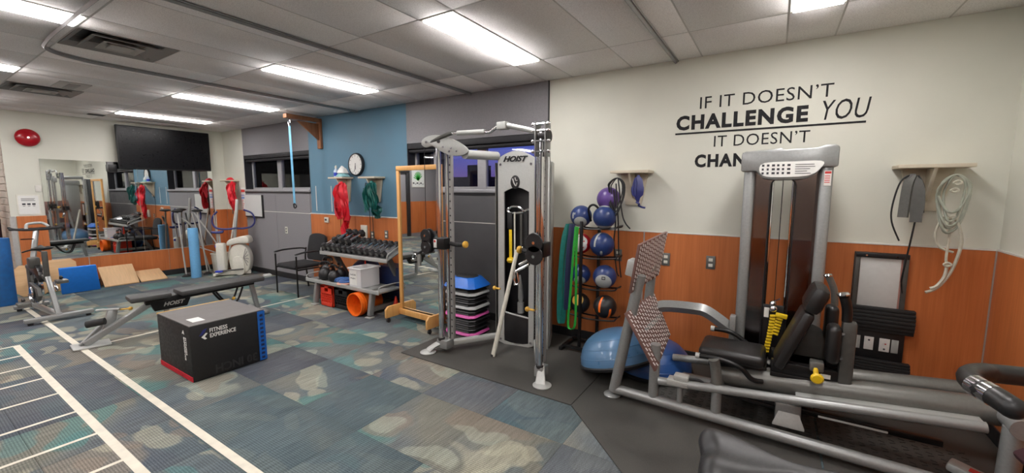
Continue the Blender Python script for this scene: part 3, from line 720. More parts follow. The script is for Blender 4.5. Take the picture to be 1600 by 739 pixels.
# two standing poles with black discs
def pole(x, y, tx, ty, h, label):
    t = thing('pole_stand', label, 'pole', (x, y, 0), group='white poles with black caps')
    g = G(); g.lathe([(0, 0), (.07, 0), (.07, .012), (.045, .03), (.02, .045), (0, .045)], (x, y, .001), None, 16); part('foot', g, 'black_rubber', t)
    g = G(); g.cyl((x, y, .03), (tx, ty, h), .013, n=10); part('shaft', g, 'silver_lt', t)
    g = G(); g.lathe([(0, -.012), (.03, -.02), (.085, -.004), (.09, .01), (.05, .03), (0, .034)], (tx, ty, h), None, 18); part('cap', g, 'black_rubber', t)
pole(-9.1, 3.09, -9.27, 3.09, 1.2, 'white pole stand with black cap left of the light blue roller')
pole(-9.05, 3.41, -9.18, 3.37, 1.2, 'white pole stand with black cap right of the light blue roller')
t = thing('folding_walker', 'folded white tubular walking frame leaning by the mirror edge', 'walking frame', (-9.1, 3.5, 0))
for p in ([(-9.45, 3.42, 1.15), (-9.25, 3.72, .45), (-9.2, 3.8, .02)], [(-9.4, 3.36, 1.15), (-9.3, 3.55, .02)], [(-9.47, 3.3, .98), (-9.44, 3.3, .02)]):
    g = G(); g.tube(p, .013, 8, 4); part('leg', g, 'silver_lt', t)
g = G(); g.tube([(-9.36, 3.4, .5), (-9.2, 3.78, .3)], .01); part('brace', g, 'silver_lt', t)
g = G(); g.tube([(-9.08, 3.1, 1.08), (-8.98, 3.16, .98), (-8.93, 3.2, .9)], .018); one('padded_bar', g, 'gunmetal', 'short grey bar leaning between the white pole and the roller', 'bar', (-9.0, 3.15, .95))
# white bucket
t = thing('plastic_bucket', 'white plastic bucket with red and grey print beside the white bike', 'bucket', (-9.15, 3.68, 0))
g = G(); g.lathe([(0, .004), (.12, .004), (.125, .02), (.145, .34), (.155, .345), (.155, .365), (.14, .365), (.115, .03), (0, .03)], (-9.15, 3.68, 0), None, 20); part('body', g, 'white_plastic', t)
g = G()
for i in range(4): g.bar((-9.15+.118+.004*i, 3.62, .1+.035*i), (-9.15+.118+.004*i, 3.7, .1+.035*i), .01, .018)
o = part('print', g, 'redink', t)
# ------------------------------------------------------------------ corner shelf helper
def wall_shelf(x0, x1, zt, gx0, gx1, zb, label, depth=.3, face='back', m='cream_lam'):
    t = thing('wall_shelf', label, 'shelf', ((x0+x1)/2, BACK, zt), group='cream laminate wall shelves')
    g = G(); g.box(x0, x1, BACK-depth, BACK-.001, zt-.025, zt, .003); part('board', g, m, t)
    xc = (gx0+gx1)/2
    g = G(); g.prism([(x0+.05, zt-.025), (x1-.05, zt-.025), (gx1, zb), (gx0, zb)], .02, Matrix.Translation((0, BACK-.001, 0)) @ Matrix.Rotation(R(90), 4, 'X'), .002); part('back_plate', g, m, t)
    g = G(); g.prism([(0, zt-.025), (-depth+.03, zt-.025), (-.02, zb+.07), (0, zb+.07)], .02, Matrix.Translation((xc-.01, BACK-.02, 0)) @ Matrix(((0, 0, 1, 0), (1, 0, 0, 0), (0, 1, 0, 0), (0, 0, 0, 1))), .002); part('gusset', g, m, t)
    return t
wall_shelf(.70, 1.075, 1.775, .81, .97, 1.455, 'cream wall shelf at the far right holding the grey cuff and tubing', .2)
wall_shelf(-1.344, -.984, 1.782, -1.24, -1.09, 1.455, 'cream wall shelf above the ball rack', .2)
wall_shelf(-5.78, -5.43, 1.79, -5.66, -5.52, 1.42, 'cream wall shelf left of the clock with cloths on it', .2)
wall_shelf(-5.07, -4.72, 1.785, -4.97, -4.83, 1.42, 'cream wall shelf below and right of the clock', .2)
wall_shelf(-9.32, -8.97, 1.785, -9.21, -9.08, 1.47, 'cream wall shelf in the far left corner', .2)
# things on shelves
t = thing('spray_bottle', 'clear spray bottle with blue liquid at the left end of the shelf by the clock', 'bottle', (-5.69, 3.93, 1.791))
g = G(); g.lathe([(0, .001), (.032, .001), (.035, .01), (.035, .09), (.018, .12), (.014, .135), (0, .135)], (-5.69, 3.93, 1.791), None, 14); part('body', g, 'bottle', t)
g = G(); g.lathe([(.0355, .015), (.0358, .07)], (-5.69, 3.93, 1.791), None, 14); part('label_band', g, 'blue_plastic', t)
g = G(); g.lathe([(0, .133), (.016, .133), (.016, .16), (.01, .17), (0, .17)], (-5.69, 3.93, 1.791), None, 12); g.bar((-5.69, 3.93, 1.959), (-5.64, 3.9, 1.958), .014, .016, .003); part('spray_head', g, 'white_plastic', t)
def cloth(name, c, sx, sy, h, m, label, seed):
    random.seed(seed); g = G(); n = 9; bm = g.bm; vs = {}
    for s_ in (0, 1):
        for i in range(n):
            for j in range(n):
                u = i/(n-1)*2-1; v = j/(n-1)*2-1; e_ = max(abs(u), abs(v))
                hh = h*(1-e_**2.2)*(.75+.5*random.random()) if s_ else 0
                vs[s_, i, j] = bm.verts.new((c[0]+u*sx*(1-.1*abs(v)), c[1]+v*sy*(1-.12*abs(u)), c[2]+.002+hh))
    for i in range(n-1):
        for j in range(n-1):
            bm.faces.new((vs[1, i, j], vs[1, i+1, j], vs[1, i+1, j+1], vs[1, i, j+1])); bm.faces.new((vs[0, i, j], vs[0, i, j+1], vs[0, i+1, j+1], vs[0, i+1, j]))
    for k in range(n-1):
        for A in ((k, 0, k+1, 0), (k+1, n-1, k, n-1)): bm.faces.new((vs[0, A[0], A[1]], vs[0, A[2], A[3]], vs[1, A[2], A[3]], vs[1, A[0], A[1]]))
        for A in ((0, k+1, 0, k), (n-1, k, n-1, k+1)): bm.faces.new((vs[0, A[0], A[1]], vs[0, A[2], A[3]], vs[1, A[2], A[3]], vs[1, A[0], A[1]]))
    g._mark(bm.faces)
    return one(name, g, m, label, 'cloth', c, mod=1, sharp=180)
cloth('folded_cloth', (-5.54, 3.94, 1.791), .1, .085, .07, 'cyan_cloth', 'pale turquoise crumpled cloth on the shelf left of the clock', 3)
cloth('folded_cloth', (-5.54, 3.94, 1.845), .09, .06, .1, 'white_cloth', 'white cloth heaped on the turquoise cloth', 5)
cloth('resistance_band_roll', (-9.08, 3.93, 1.786), .08, .06, .05, 'red', 'small red bundle on top of the corner shelf', 6)
# hanging bands
def hang(name, c, n, w, L, m, label, seed, wid=.06, spread=.03, strands=9):
    """a bundle of looped latex strips hanging from (x,y,z)"""
    random.seed(seed); t = thing(name, label, 'resistance band', c)
    x, y, z = c
    for i in range(strands):
        g = G(); a = (random.random()-.5)*w; l = L*(.45+.55*random.random()); ph = random.random()*6
        pts = [(x+a*.35, y, z), (x+a*.7+.01*math.sin(ph), y-.015-random.random()*spread, z-l*.3), (x+a+.02*math.sin(ph+2), y-.02-random.random()*spread, z-l*.65), (x+a*.8+.015*math.sin(ph+4), y-.01-random.random()*spread, z-l)]
        wv = [(math.cos(ph+k), math.sin(ph+k)*.6, 0) for k in (0, .7, 1.2, 2.0)]
        g.ribbon(pts, wv, [wid*.5, wid, wid*1.1, wid*.9, wid*.8], .004, 5); part('strip', g, m, t)
    g = G(); g.sph((x, y-.01, z), .03, 10, 8, (1.2, .8, .8)); part('knot', g, m, t)
    return t
hang('red_band', (-5.46, 3.86, 1.70), 0, .26, .56, 'red', 'long bunch of red latex bands hanging from the shelf left of the clock', 11, .10, .05, 20)
hang('red_band', (-5.40, 3.90, 1.22), 0, .12, .38, 'red', 'lower tail of the red latex bands hanging above the dumbbells', 12, .09, .02, 7)
hang('teal_band', (-4.78, 3.86, 1.70), 0, .26, .42, 'teal', 'bunch of dark teal latex bands hanging under the clock shelf', 13, .09, .05, 18)
hang('teal_band', (-4.72, 3.90, 1.36), 0, .1, .2, 'teal', 'broad lower tail of the teal latex bands', 14, .11, .02, 6)
hang('corner_red_band', (-8.96, 3.92, 1.74), 0, .2, .58, 'red', 'bunch of red latex bands hanging from the far corner shelf', 15, .09, .05, 18)
def cord(name, pts, r, m, label, cat='cord', sub=6, n=6, closed=False, group=None):
    g = G(); g.tube(pts, r, n, sub, closed); return one(name, g, m, label, cat, tuple(pts[0]), group=group)
yk = BACK-.04
cord('exercise_tube', [(-5.66, 3.88, 1.6), (-5.74, yk, 1.4), (-5.74, yk, 1.0), (-5.73, yk, .9)], .004, 'black_rubber', 'thin dark cord hanging left of the red bands')
cord('exercise_tube', [(-5.0, 3.88, 1.62), (-5.05, yk, 1.35), (-5.04, yk, 1.0), (-5.04, yk, .7)], .005, 'black_rubber', 'dark cord hanging left of the teal bands down to the outlet')
cord('exercise_tube', [(-4.95, 3.88, 1.62), (-4.99, yk, 1.3), (-4.97, yk, .95), (-4.97, yk, .65)], .005, 'black_rubber', 'second dark cord hanging beside the teal bands')
g = G(); g.tube([(-4.97, 3.9, 1.70), (-5.0, 3.9, 1.56), (-4.97, 3.9, 1.44), (-4.93, 3.9, 1.54), (-4.94, 3.9, 1.69)], .006); one('jump_rope', g, 'black_rubber', 'small black rope loop hung at the left of the teal bands', 'rope', (-4.97, 3.9, 1.7))
# loop stick in corner (racket-like grabber)
g = G(); g.tube([(-9.12, 3.95, 1.12), (-9.22, 4.0, 1.3), (-9.36, 4.034, 1.44), (-9.34, 4.034, 1.38), (-9.24, 4.0, 1.22)], .009); one('skipping_rope', g, 'darkgrey', 'dark doubled rope hooked on the corner wall left of the red bands', 'rope', (-9.25, 4.0, 1.2))
cord('leaning_pole', [(-8.95, 3.93, 1.2), (-8.98, 3.8, .5), (-9.0, 3.7, .02)], .016, 'white_plastic', 'white pole leaning in the corner below the red bands', 'pole', n=8)
# red notices by the corner
t = thing('safety_poster', 'white strip poster with red heading between corner and far window', 'poster', (-8.85, BACK, 1.3))
g = G(); g.box(-8.93, -8.765, BACK-.006, BACK-.0, 1.1, 1.64); part('sheet', g, 'paper', t)
g = G(); g.box(-8.92, -8.775, BACK-.0075, BACK-.006, 1.55, 1.6); [g.box(-8.91, -8.86+.02*(i % 3), BACK-.0075, BACK-.006, 1.14+.035*i, 1.15+.035*i) for i in range(8)]; o = part('red_print', g, 'redink', t); o['kind'] = 'stuff'
g = G(); g.box(-8.92, -8.775, BACK-.0075, BACK-.006, 1.42, 1.46); g.box(-8.92, -8.775, BACK-.0075, BACK-.006, 1.48, 1.5); o = part('blue_print', g, 'blueink', t); o['kind'] = 'stuff'
# white board under far window
t = thing('flip_chart', 'white sheet pad hung on the grey wall under the far window', 'whiteboard', (-8.42, BACK, 1.3))
g = G(); g.box(-8.74, -8.08, BACK-.035, BACK-.011, 1.07, 1.5, .004); part('backing', g, 'black_plastic', t)
g = G(); g.box(-8.73, -8.11, BACK-.04, BACK-.0352, 1.095, 1.50, .001, 1); part('sheet', g, 'board_white', t)
# bracket with light blue band
t = thing('wooden_bracket', 'brown wooden bracket arm near the ceiling above the far window edge', 'bracket', (-6.3, BACK, 2.4))
g = G(); g.box(-6.25, -6.16, BACK-.045, BACK-.001, 2.25, 2.72, .006); part('wall_post', g, 'oak_dark', t)
g = G(); g.box(-6.25, -6.16, BACK-.57, BACK-.045, 2.66, 2.72, .006); part('arm', g, 'oak_dark', t)
g = G(); g.prism([(0, 2.64), (-.34, 2.64), (0, 2.38)], .03, Matrix.Translation((-6.22, BACK-.045, 0)) @ Matrix(((0, 0, 1, 0), (1, 0, 0, 0), (0, 1, 0, 0), (0, 0, 0, 1))), .002); part('gusset', g, 'oak_dark', t)
t = thing('hanging_band', 'light blue strap hanging from the wooden bracket in front of the far window', 'resistance band', (-6.205, 3.54, 2.64))
g = G(); g.ribbon([(-6.205, 3.54, 2.55), (-6.195, 3.54, 2.0), (-6.185, 3.54, 1.38)], (1, .4, 0), .035, .004); part('strap', g, 'lightblue_band', t)
g = G(); g.tube([(-6.205, 3.54, 2.658), (-6.23, 3.54, 2.6), (-6.205, 3.54, 2.545), (-6.18, 3.54, 2.6)], .006, 6, 4, True); part('carabiner', g, 'chrome', t)
g = G(); g.tube([(-6.22, 3.54, 1.38), (-6.19, 3.54, 1.32), (-6.14, 3.54, 1.35), (-6.18, 3.53, 1.39), (-6.21, 3.54, 1.33)], .009); part('tail_knot', g, 'black_rubber', t)
for i, x in enumerate((-6.415, -6.0)):
    g = G(); g.box(x-.009, x+.009, BACK-.004, BACK-.0, 1.25, 1.66, .001, 1)
    one('wall_strip', g, 'white_trim', ['thin white vertical strip on the blue wall nearest the far window', 'thin white vertical strip on the blue wall below the spray bottle'][i], 'strip', (x, BACK, 1.25))
# clock
t = thing('wall_clock', 'round wall clock with black rim on the blue wall', 'clock', (-5.33, BACK, 1.975)); axc = Matrix.Rotation(R(90), 3, 'X')
g = G(); g.lathe([(0, 0), (.17, 0), (.172, .02), (.165, .04), (.152, .042), (.15, .032), (0, .032)], (-5.33, BACK-.001, 1.975), axc, 32); part('rim', g, 'black_plastic', t)
g = G(); g.lathe([(0, .0325), (.15, .0325), (.15, .034), (0, .034)], (-5.33, BACK-.001, 1.975), axc, 32); part('dial', g, 'paper', t)
def hand(a, l, w, nm):
    g = G(); d = V((math.sin(a), 0, math.cos(a))); c0 = V((-5.33, BACK-.0375, 1.975)); g.bar(c0-d*.02, c0+d*l, .002, w, upv=(d.z, 0, -d.x)); part(nm, g, 'ink', t)
hand(R(178), .075, .008, 'hour_hand'); hand(R(195), .11, .006, 'minute_hand')
for k in range(12):
    g = G(); a = R(30*k); d = V((math.sin(a), 0, math.cos(a))); c0 = V((-5.33, BACK-.0363, 1.975)); g.bar(c0+d*.118, c0+d*.138, .0015, .006, upv=(d.z, 0, -d.x)); part('hour_mark', g, 'ink', t)
# outlets
def outlet(x, z, label, dark=True, w=.075, h=.12):
    t = thing('wall_outlet', label, 'outlet', (x, BACK, z), group='wall outlets')
    g = G(); g.box(x-w/2, x+w/2, BACK-.02, BACK-.012, z-h/2, z+h/2, .003); part('plate', g, 'gunmetal' if dark else 'white_plastic', t)
    for dz in (-.025, .025):
        gg = G(); gg.box(x-.017, x+.017, BACK-.024, BACK-.02, z+dz-.014, z+dz+.014, .004)
        part('socket', gg, 'white_plastic' if dark else 'darkgrey', t)
outlet(-5.53, .925, 'grey outlet plate on the wood panel left of the red band tail')
outlet(-5.02, .925, 'grey outlet plate on the wood panel under the dark cords')
outlet(-4.72, .955, 'grey outlet plate on the wood panel left of the standing mirror')
outlet(-.455, .955, 'grey outlet plate on the wood panel left of the leg press tower')
outlet(-.84, .95, 'grey outlet plate with white sockets behind the upper foot plate')
outlet(-1.30, .95, 'grey outlet plate on the wood panel beside the ball rack')
outlet(-7.35, .88, 'pale outlet plate low on the grey wall above the black chair', False)
g = G(); g.box(-5.27, -5.13, BACK-.035, BACK-.012, .88, 1.07, .006); one('wall_box', g, 'white_plastic', 'white rectangular wall box right of the red band tail', 'box', (-5.2, BACK, .97))
t = thing('thermostat', 'small white thermostat at the top of the wood panel under the blue wall', 'thermostat', (-6.13, BACK, 1.115))
g = G(); g.box(-6.18, -6.07, BACK-.035, BACK-.012, 1.07, 1.155, .006); part('housing', g, 'white_plastic', t)
g = G(); g.box(-6.16, -6.11, BACK-.037, BACK-.035, 1.1, 1.13); part('display', g, 'ink', t)
# ------------------------------------------------------------------ wall lettering
t = thing('wall_lettering', 'black motivational lettering on the white wall above the leg press', 'lettering', (-.13, BACK, 2.1))
def wt(s, x0, x1, z0, z1, bold=0, shear=0):
    # one part per letter, cut from the fitted line
    o = text('letter', s, 'letter', t, (x0, BACK-.0005, z0), (1, 0, 0), (0, 0, 1), x1-x0, z1-z0, .0015, bold, shear, None, 1.16 if bold else 1.06)
    bm = bmesh.new(); bm.from_mesh(o.data); bpy.data.objects.remove(o)
    bmesh.ops.remove_doubles(bm, verts=bm.verts, dist=1e-6); bm.verts.ensure_lookup_table(); seen = set(); isl = []
    for v in bm.verts:
        if v.index in seen: continue
        st = [v]; seen.add(v.index); grp = []
        while st:
            a = st.pop(); grp.append(a)
            for e in a.link_edges:
                b = e.other_vert(a)
                if b.index not in seen: seen.add(b.index); st.append(b)
        isl.append(grp)
    for grp in isl:
        vm = {v: i for i, v in enumerate(grp)}; fs = {f for v in grp for f in v.link_faces}
        me = bpy.data.meshes.new('letter'); me.from_pydata([v.co[:] for v in grp], [], [[vm[v] for v in f.verts] for f in fs]); me.materials.append(M['letter'])
        q = bpy.data.objects.new('letter', me); COL.objects.link(q); q.parent = t
    bm.free()
wt('IF IT DOESN\u2019T', -.612, .324, 2.31, 2.412, .0, 0)
wt('CHALLENGE', -.802, .176, 2.134, 2.264, .045, 0)
wt('YOU', .262, .55, 2.137, 2.285, .0, .2)
wt('IT DOESN\u2019T', -.484, .198, 1.975, 2.07, .0, 0)
wt('CHANGE YOU', -.632, .30, 1.80, 1.915, .045, 0)
g = G(); g.box(-.808, .53, BACK-.003, BACK, 2.098, 2.113); part('underline', g, 'letter', t)
# ------------------------------------------------------------------ tall cable trainer
t = thing('cable_trainer', 'tall silver dual pulley cable trainer in front of the window', 'exercise machine', (-2.15, 3.3, .01))
Z0 = .01
# weight tower front cover (arched window cut out)
def cover(nm, P0, P1, H, m='silver_lt', hole=True, th=.02, arch=.07):
    a = V(P0); b = V(P1); xd = (b-a).normalized(); w = (b-a).length; zd = V((0, 0, 1)); nd = xd.cross(zd)
    mx = Matrix((( xd.x, zd.x, nd.x, a.x), (xd.y, zd.y, nd.y, a.y), (xd.z, zd.z, nd.z, a.z), (0, 0, 0, 1)))
    g = G(); bm = g.bm; n = 14
    outer = [(0, 0)]+[(w*k/n, -.0-.045*math.sin(PI*k/n)*0+H+arch*math.sin(PI*k/n)) for k in range(n+1)]+[(w, 0)]
    if not hole:
        g.prism(outer, th, mx, .004); return g
    m0, m1, hb, ht = w*.17, w*.86, .3, H-.33
    # ring strips: left, right, top (arched), bottom (curved)
    g.prism([(0, .02), (m0, .0), (m0, H), (0, H-.0)], th, mx)
    g.prism([(m1, .0), (w, .02), (w, H), (m1, H)], th, mx)
    top = [(m1-(m1-m0)*k/n, ht+.045*math.sin(PI*k/n)) for k in range(n+1)]
    g.prism([(m0, H)]+[(0+w*k/n, H+arch*math.sin(PI*k/n)) for k in range(n+1)]+[(m1, H)]+top[0:], th, mx) if False else None
    for k in range(n):
        x0, x1 = m0+(m1-m0)*k/n, m0+(m1-m0)*(k+1)/n; f = lambda x: ht+.045*math.sin(PI*(x-m0)/(m1-m0)); h = lambda x: H+arch*math.sin(PI*min(max(x/w, 0), 1))
        g.prism([(x0, f(x0)), (x1, f(x1)), (x1, h(x1)), (x0, h(x0))], th, mx)
        q = lambda x: .30-.03*math.sin(PI*(x-m0)/(m1-m0)); b_ = lambda x: -.0-.0*x
        g.prism([(x0, 0), (x1, 0), (x1, .035-.02*math.sin(PI*(x1-m0)/(m1-m0))), (x0, .035-.02*math.sin(PI*(x0-m0)/(m1-m0)))], th, mx)
    for xa, xb in ((0, m0), (m1, w)):
        for k in range(3):
            x0, x1 = xa+(xb-xa)*k/3, xa+(xb-xa)*(k+1)/3; h = lambda x: H+arch*math.sin(PI*x/w)
            g.prism([(x0, H-.001), (x1, H-.001), (x1, h(x1)), (x0, h(x0))], th, mx)
    return g
A0, A1 = V((-2.36, 3.46, Z0)), V((-1.975, 3.52, Z0))
o = part('front_cover', cover('c', A0, A1, 1.90), 'silver_lt', t, label='silver front cover with arched dark opening')
xd = (A1-A0).normalized(); nd = xd.cross(V((0, 0, 1)))
def on(u, z, out=.02): return A0+xd*u+nd*out+V((0, 0, z))
text('brand_lettering', 'HOIST', 'letter', t, on(.06, 1.865, .022), xd, V((.06, 0, 1)), .26, .055, .004, .04, .35)
g = G(); g.lathe([(0, 0), (.046, 0), (.05, .006), (.042, .01), (0, .01)], on(.19, 1.665, .02), Matrix((xd, V((0, 0, 1)), nd)).transposed() @ Matrix.Diagonal((1, 1.35, 1)), 20); em = part('emblem', g, 'black_plastic', t)
g = G(); g.tube([on(.165, 1.70, .032), on(.18, 1.655, .033), on(.2, 1.63, .033), on(.212, 1.66, .033)], .006); g.tube([on(.19, 1.71, .032), on(.2, 1.68, .033), on(.215, 1.685, .032)], .005); part('emblem_swirl', g, 'vent_lt', em)
for u, z in ((.03, 1.84), (.355, 1.84), (.03, .05), (.36, .05)):
    g = G(); g.cyl(on(u, z, .018), on(u, z, .028), .012, n=8); part('bolt', g, 'chrome', t)
# dark inside, side sheets, back
def sheet(nm, a, b, z0, z1, m, th=.012, off=0):
    g = G(); a = V(a); b = V(b); g.bar(a+V((0, 0, (z0+z1)/2)), b+V((0, 0, (z0+z1)/2)), th, z1-z0, .002); return part(nm, g, m, t)
B0, B1 = A0-nd*.30, A1-nd*.30
sheet('side_sheet', A0-nd*.02, B0-nd*.0, .02, 1.88, 'black_plastic'); sheet('side_sheet', A1-nd*.02, B1, .02, 1.88, 'darkgrey')
sheet('back_sheet', A0-nd*.16, A1-nd*.16, .02, 1.7, 'black_plastic')
sheet('left_edge_strip', A0+xd*-.045-nd*.03, A0+xd*-.035-nd*.03, .01, 1.86, 'gunmetal', .05)
g = G(); g.prism([(.07, .02), (.33, .02), (.33, .30), (.30, .325), (.20, .34), (.10, .33), (.07, .30)], .01, Matrix(((xd.x, 0, nd.x, A0.x), (xd.y, 0, nd.y, A0.y), (xd.z, 1, nd.z, A0.z), (0, 0, 0, 1))) @ Matrix.Translation((0, 0, .004)), .003); part('lower_guard', g, 'black_plastic', t)
g = G(); g.tube([on(.06, .34, .01), on(.2, .325, .03), on(.34, .30, .01)], .009); part('guard_rim', g, 'silver_lt', t)
# second stack shroud at the right
C0, C1 = V((-1.965, 3.575, Z0)), V((-1.83, 3.56, Z0))
o = part('side_cover', cover('c2', C0, C1, 1.90, hole=False, arch=.015), 'silver_lt', t)
g = G(); g.prism([(0, 0), (.13, -.012), (.01, .28), (-.12, .28)], 1.86, Matrix.Translation((-1.962, 3.60, .02)), .01); part('side_shroud', g, 'silver_lt', t)
for z in (1.82, .06):
    g = G(); g.cyl((-1.86, 3.555, z), (-1.86, 3.535, z), .012, n=8); part('bolt', g, 'chrome', t)
# weight plates seen in the gap
for i in range(16):
    g = G(); g.box(-2.02, -1.955, 3.535, 3.57, .10+.032*i, .128+.032*i, .003, 1); part('weight_plate', g, 'black_metal', t)
# uprights
UL, UR = V((-2.70, 2.95, 0)), V((-1.575, 2.91, 0))
def upright(P, sx):
    d1 = V((sx*.055, .05, 0)); top = 2.05
    g = G(); g.cyl(P+V((0, 0, .12)), P+V((0, 0, top)), .024, n=16); part('guide_post', g, 'chrome', t)
    g = G(); g.cyl(P+d1+V((0, 0, .12)), P+d1+V((0, 0, top)), .018, n=14); part('guide_post', g, 'chrome', t)
    d2 = V((sx*.10, .06, 0)) if sx > 0 else V((-.02, .10, 0))
    g = G(); g.box(P.x+d2.x-.018, P.x+d2.x+.018, P.y+d2.y-.018, P.y+d2.y+.018, .14, 1.98, .004); rail = part('height_rail', g, 'vent', t)
    for k in range(26):
        g = G(); z = .2+.068*k; g.cyl((P.x+d2.x, P.y+d2.y-.0175, z), (P.x+d2.x, P.y+d2.y-.0195, z), .009, n=8); part('pin_hole', g, 'black_base', rail)
    g = G(); g.box(P.x-.04, P.x+.04+max(0, d2.x*.5), P.y-.03, P.y+.08, .05, .135, .006); part('post_base', g, 'silver', t)
    g = G(); g.cyl(P+V((0, 0, .125)), P+V((0, 0, .15)), .034, n=14); part('collar', g, 'black_rubber', t)
upright(UL, 1); upright(UR, -1)
# base legs
def leg(a, b, c):
    g = G(); g.bar(a, b, .07, .05, .012); part('base_leg', g, 'silver_lt', t)
    g = G(); g.lathe([(0, 0), (.075, 0), (.078, .008), (.06, .018), (0, .024)], (c[0], c[1], .0105), None, 20); part('foot_pad', g, 'silver_lt', t)
leg((-2.36, 3.44, .09), (-2.74, 2.93, .075), (-2.79, 2.85)); leg((-1.93, 3.50, .09), (-1.58, 2.92, .09), (-1.515, 2.84))
g = G(); g.sweep(smooth([(-2.70, 2.98, .10), (-2.75, 2.91, .075), (-2.79, 2.85, .03)], 5), [.04]*4+[.045]*4+[.05]*3, 10, flat=.45); part('toe_cover', g, 'silver_lt', t)
g = G(); g.hexa([(-1.60, 2.93, .012), (-1.53, 2.93, .012), (-1.475, 2.81, .012), (-1.56, 2.80, .012), (-1.60, 2.93, .17), (-1.545, 2.93, .17), (-1.485, 2.82, .03), (-1.555, 2.81, .03)], .012); part('toe_cover', g, 'silver_lt', t)
# top plate + tube + chrome pull-up bars
pl = [(-.20, .04), (-.19, .10), (-.12, .145), (0, .15), (.12, .11), (.24, .04), (.32, -.04), (.31, -.09), (.22, -.12), (.10, -.10), (.0, -.04), (-.08, .02), (-.15, .0)]
P = smooth([(x*.92, y*.72, 0) for x, y in pl], 3, True)
mx = Matrix.Translation((-2.64, 2.91, 1.99)) @ Matrix.Rotation(R(12), 4, 'Z') @ Matrix.Rotation(R(90), 4, 'X')
g = G(); g.prism([(p.x, p.y) for p in P], .025, mx, .005); pp = part('top_plate', g, 'silver_lt', t)
for x, y, r, m_ in ((.0, .07, .016, 'black_base'), (-.14, .07, .012, 'chrome'), (.05, .0, .008, 'chrome'), (.14, -.02, .008, 'chrome'), (.2, -.06, .008, 'chrome'), (.12, -.06, .008, 'chrome')):
    g = G(); a = mx @ V((x*.92, y*.72, .024)); b = mx @ V((x*.92, y*.72, .032)); g.cyl(a, b, r, n=12); part('bolt', g, m_, t)
g = G(); g.cyl((-2.40, 2.97, 1.92), (-2.37, 3.44, 1.935), .042, n=16); part('cross_tube', g, 'silver_lt', t)
def seg(p, r, m='chrome', nm='pull_up_bar'): g = G(); g.tube(p, r, 12, 5); part(nm, g, m, t)
seg([(-2.79, 2.88, 2.01), (-2.66, 2.89, 2.06), (-2.55, 2.90, 2.095), (-2.48, 2.90, 2.105)], .019, 'darkgrey', 'grip_sleeve')
seg([(-2.50, 2.9, 2.105), (-2.40, 2.9, 2.10), (-2.3, 2.9, 2.10)], .016)
seg([(-2.42, 2.9, 2.10), (-2.25, 2.9, 2.095), (-2.12, 2.9, 2.09)], .022, 'silver_lt')
seg([(-2.12, 2.9, 2.09), (-2.07, 2.9, 2.085), (-2.03, 2.9, 2.105), (-1.98, 2.9, 2.13)], .016)
g = G(); g.box(-1.98, -1.89, 2.865, 2.935, 2.095, 2.155, .006); part('bar_clamp', g, 'silver_lt', t)
seg([(-1.89, 2.9, 2.125), (-1.75, 2.91, 2.09), (-1.58, 2.915, 2.045)], .021, 'silver_lt')
# right top bracket with rollers
g = G(); g.box(-1.625, -1.614, 2.875, 2.965, 1.86, 2.13, .004); part('pulley_bracket', g, 'silver', t)
g = G(); g.box(-1.536, -1.525, 2.875, 2.965, 1.86, 2.13, .004); part('pulley_bracket', g, 'silver', t)
for z in (2.11, 2.06, 1.98, 1.90):
    g = G(); g.cyl((-1.64, 2.89, z), (-1.51, 2.89, z), .010, n=10); g.sph((-1.645, 2.89, z), .015, 8, 6); g.sph((-1.505, 2.89, z), .015, 8, 6); part('cross_bolt', g, 'chrome', t)
g = G(); g.cyl((-1.6, 2.93, 2.02), (-1.52, 2.93, 2.02), .05, n=16); part('top_pulley', g, 'black_plastic', t)
g = G(); g.box(-1.67, -1.62, 2.98, 3.06, 1.80, 1.93, .01); part('top_bracket_block', g, 'silver', t)
# carriages
def carriage(P, z, sx):
    g = G(); g.box(P.x-.05, P.x+.09, P.y-.045, P.y+.09, z-.055, z+.055, .008); part('carriage_block', g, 'black_metal', t)
    g = G(); g.box(P.x-.035, P.x-.0, P.y-.052, P.y-.045, z-.04, z+.04, .002); part('warning_label', g, 'paper', t)
    g = G(); g.box(P.x-.03, P.x-.006, P.y-.0535, P.y-.052, z+.012, z+.034); part('warning_mark', g, 'redink', t)
    if False:
        g = G(); g.tube([(P.x+.06, P.y-.02, z), (P.x+.2, P.y-.05, z), (P.x+.29, P.y-.07, z+.012)], .02, 10); part('grip_handle', g, 'black_rubber', t)
        g = G(); g.lathe([(0, -.012), (.028, -.012), (.032, 0), (.03, .016), (.012, .02), (0, .02)], (P.x+.305, P.y-.075, z+.014), Matrix.Rotation(R(80), 3, 'Y'), 14); part('end_knob', g, 'yellow_dull', t)
    for dy in (0, .055):
        g = G(); cx_ = P.x+sx*.13; cz = z+.06
        for c_ in ((cx_, P.y-.05+dy*1.0, z+.07), (cx_, P.y-.05+dy, z-.04)):
            g.lathe([(0, 0), (.062, 0), (.066, .008), (.062, .016), (0, .016)], c_, Matrix.Rotation(R(90), 3, 'X'), 20)
        g.box(cx_-.05, cx_+.05, P.y-.064+dy, P.y-.052+dy, z-.04, z+.07)
        part('pulley_plate', g, 'black_plastic', t)
    for c_ in ((cx_, z+.07), (cx_, z-.04)):
        g = G(); g.cyl((c_[0], P.y-.066, c_[1]), (c_[0], P.y-.075, c_[1]), .012, n=8); part('bolt', g, 'chrome', t)
    g = G(); g.tube([(cx_-.02*1, P.y-.05, z-.06), (cx_+sx*.06, P.y-.06, z-.09), (cx_+sx*.11, P.y-.07, z-.12)], .012); part('cable_stop', g, 'black_rubber', t)
    h = V((cx_+sx*.12, P.y-.07, z-.13))
    g = G(); g.tube([h, h+V((sx*.03, 0, .01)), h+V((sx*.055, 0, -.03)), h+V((sx*.03, 0, -.045)), h+V((sx*.005, 0, -.02))], .006, 6, 4, True); part('carabiner', g, 'chrome', t)
    return h
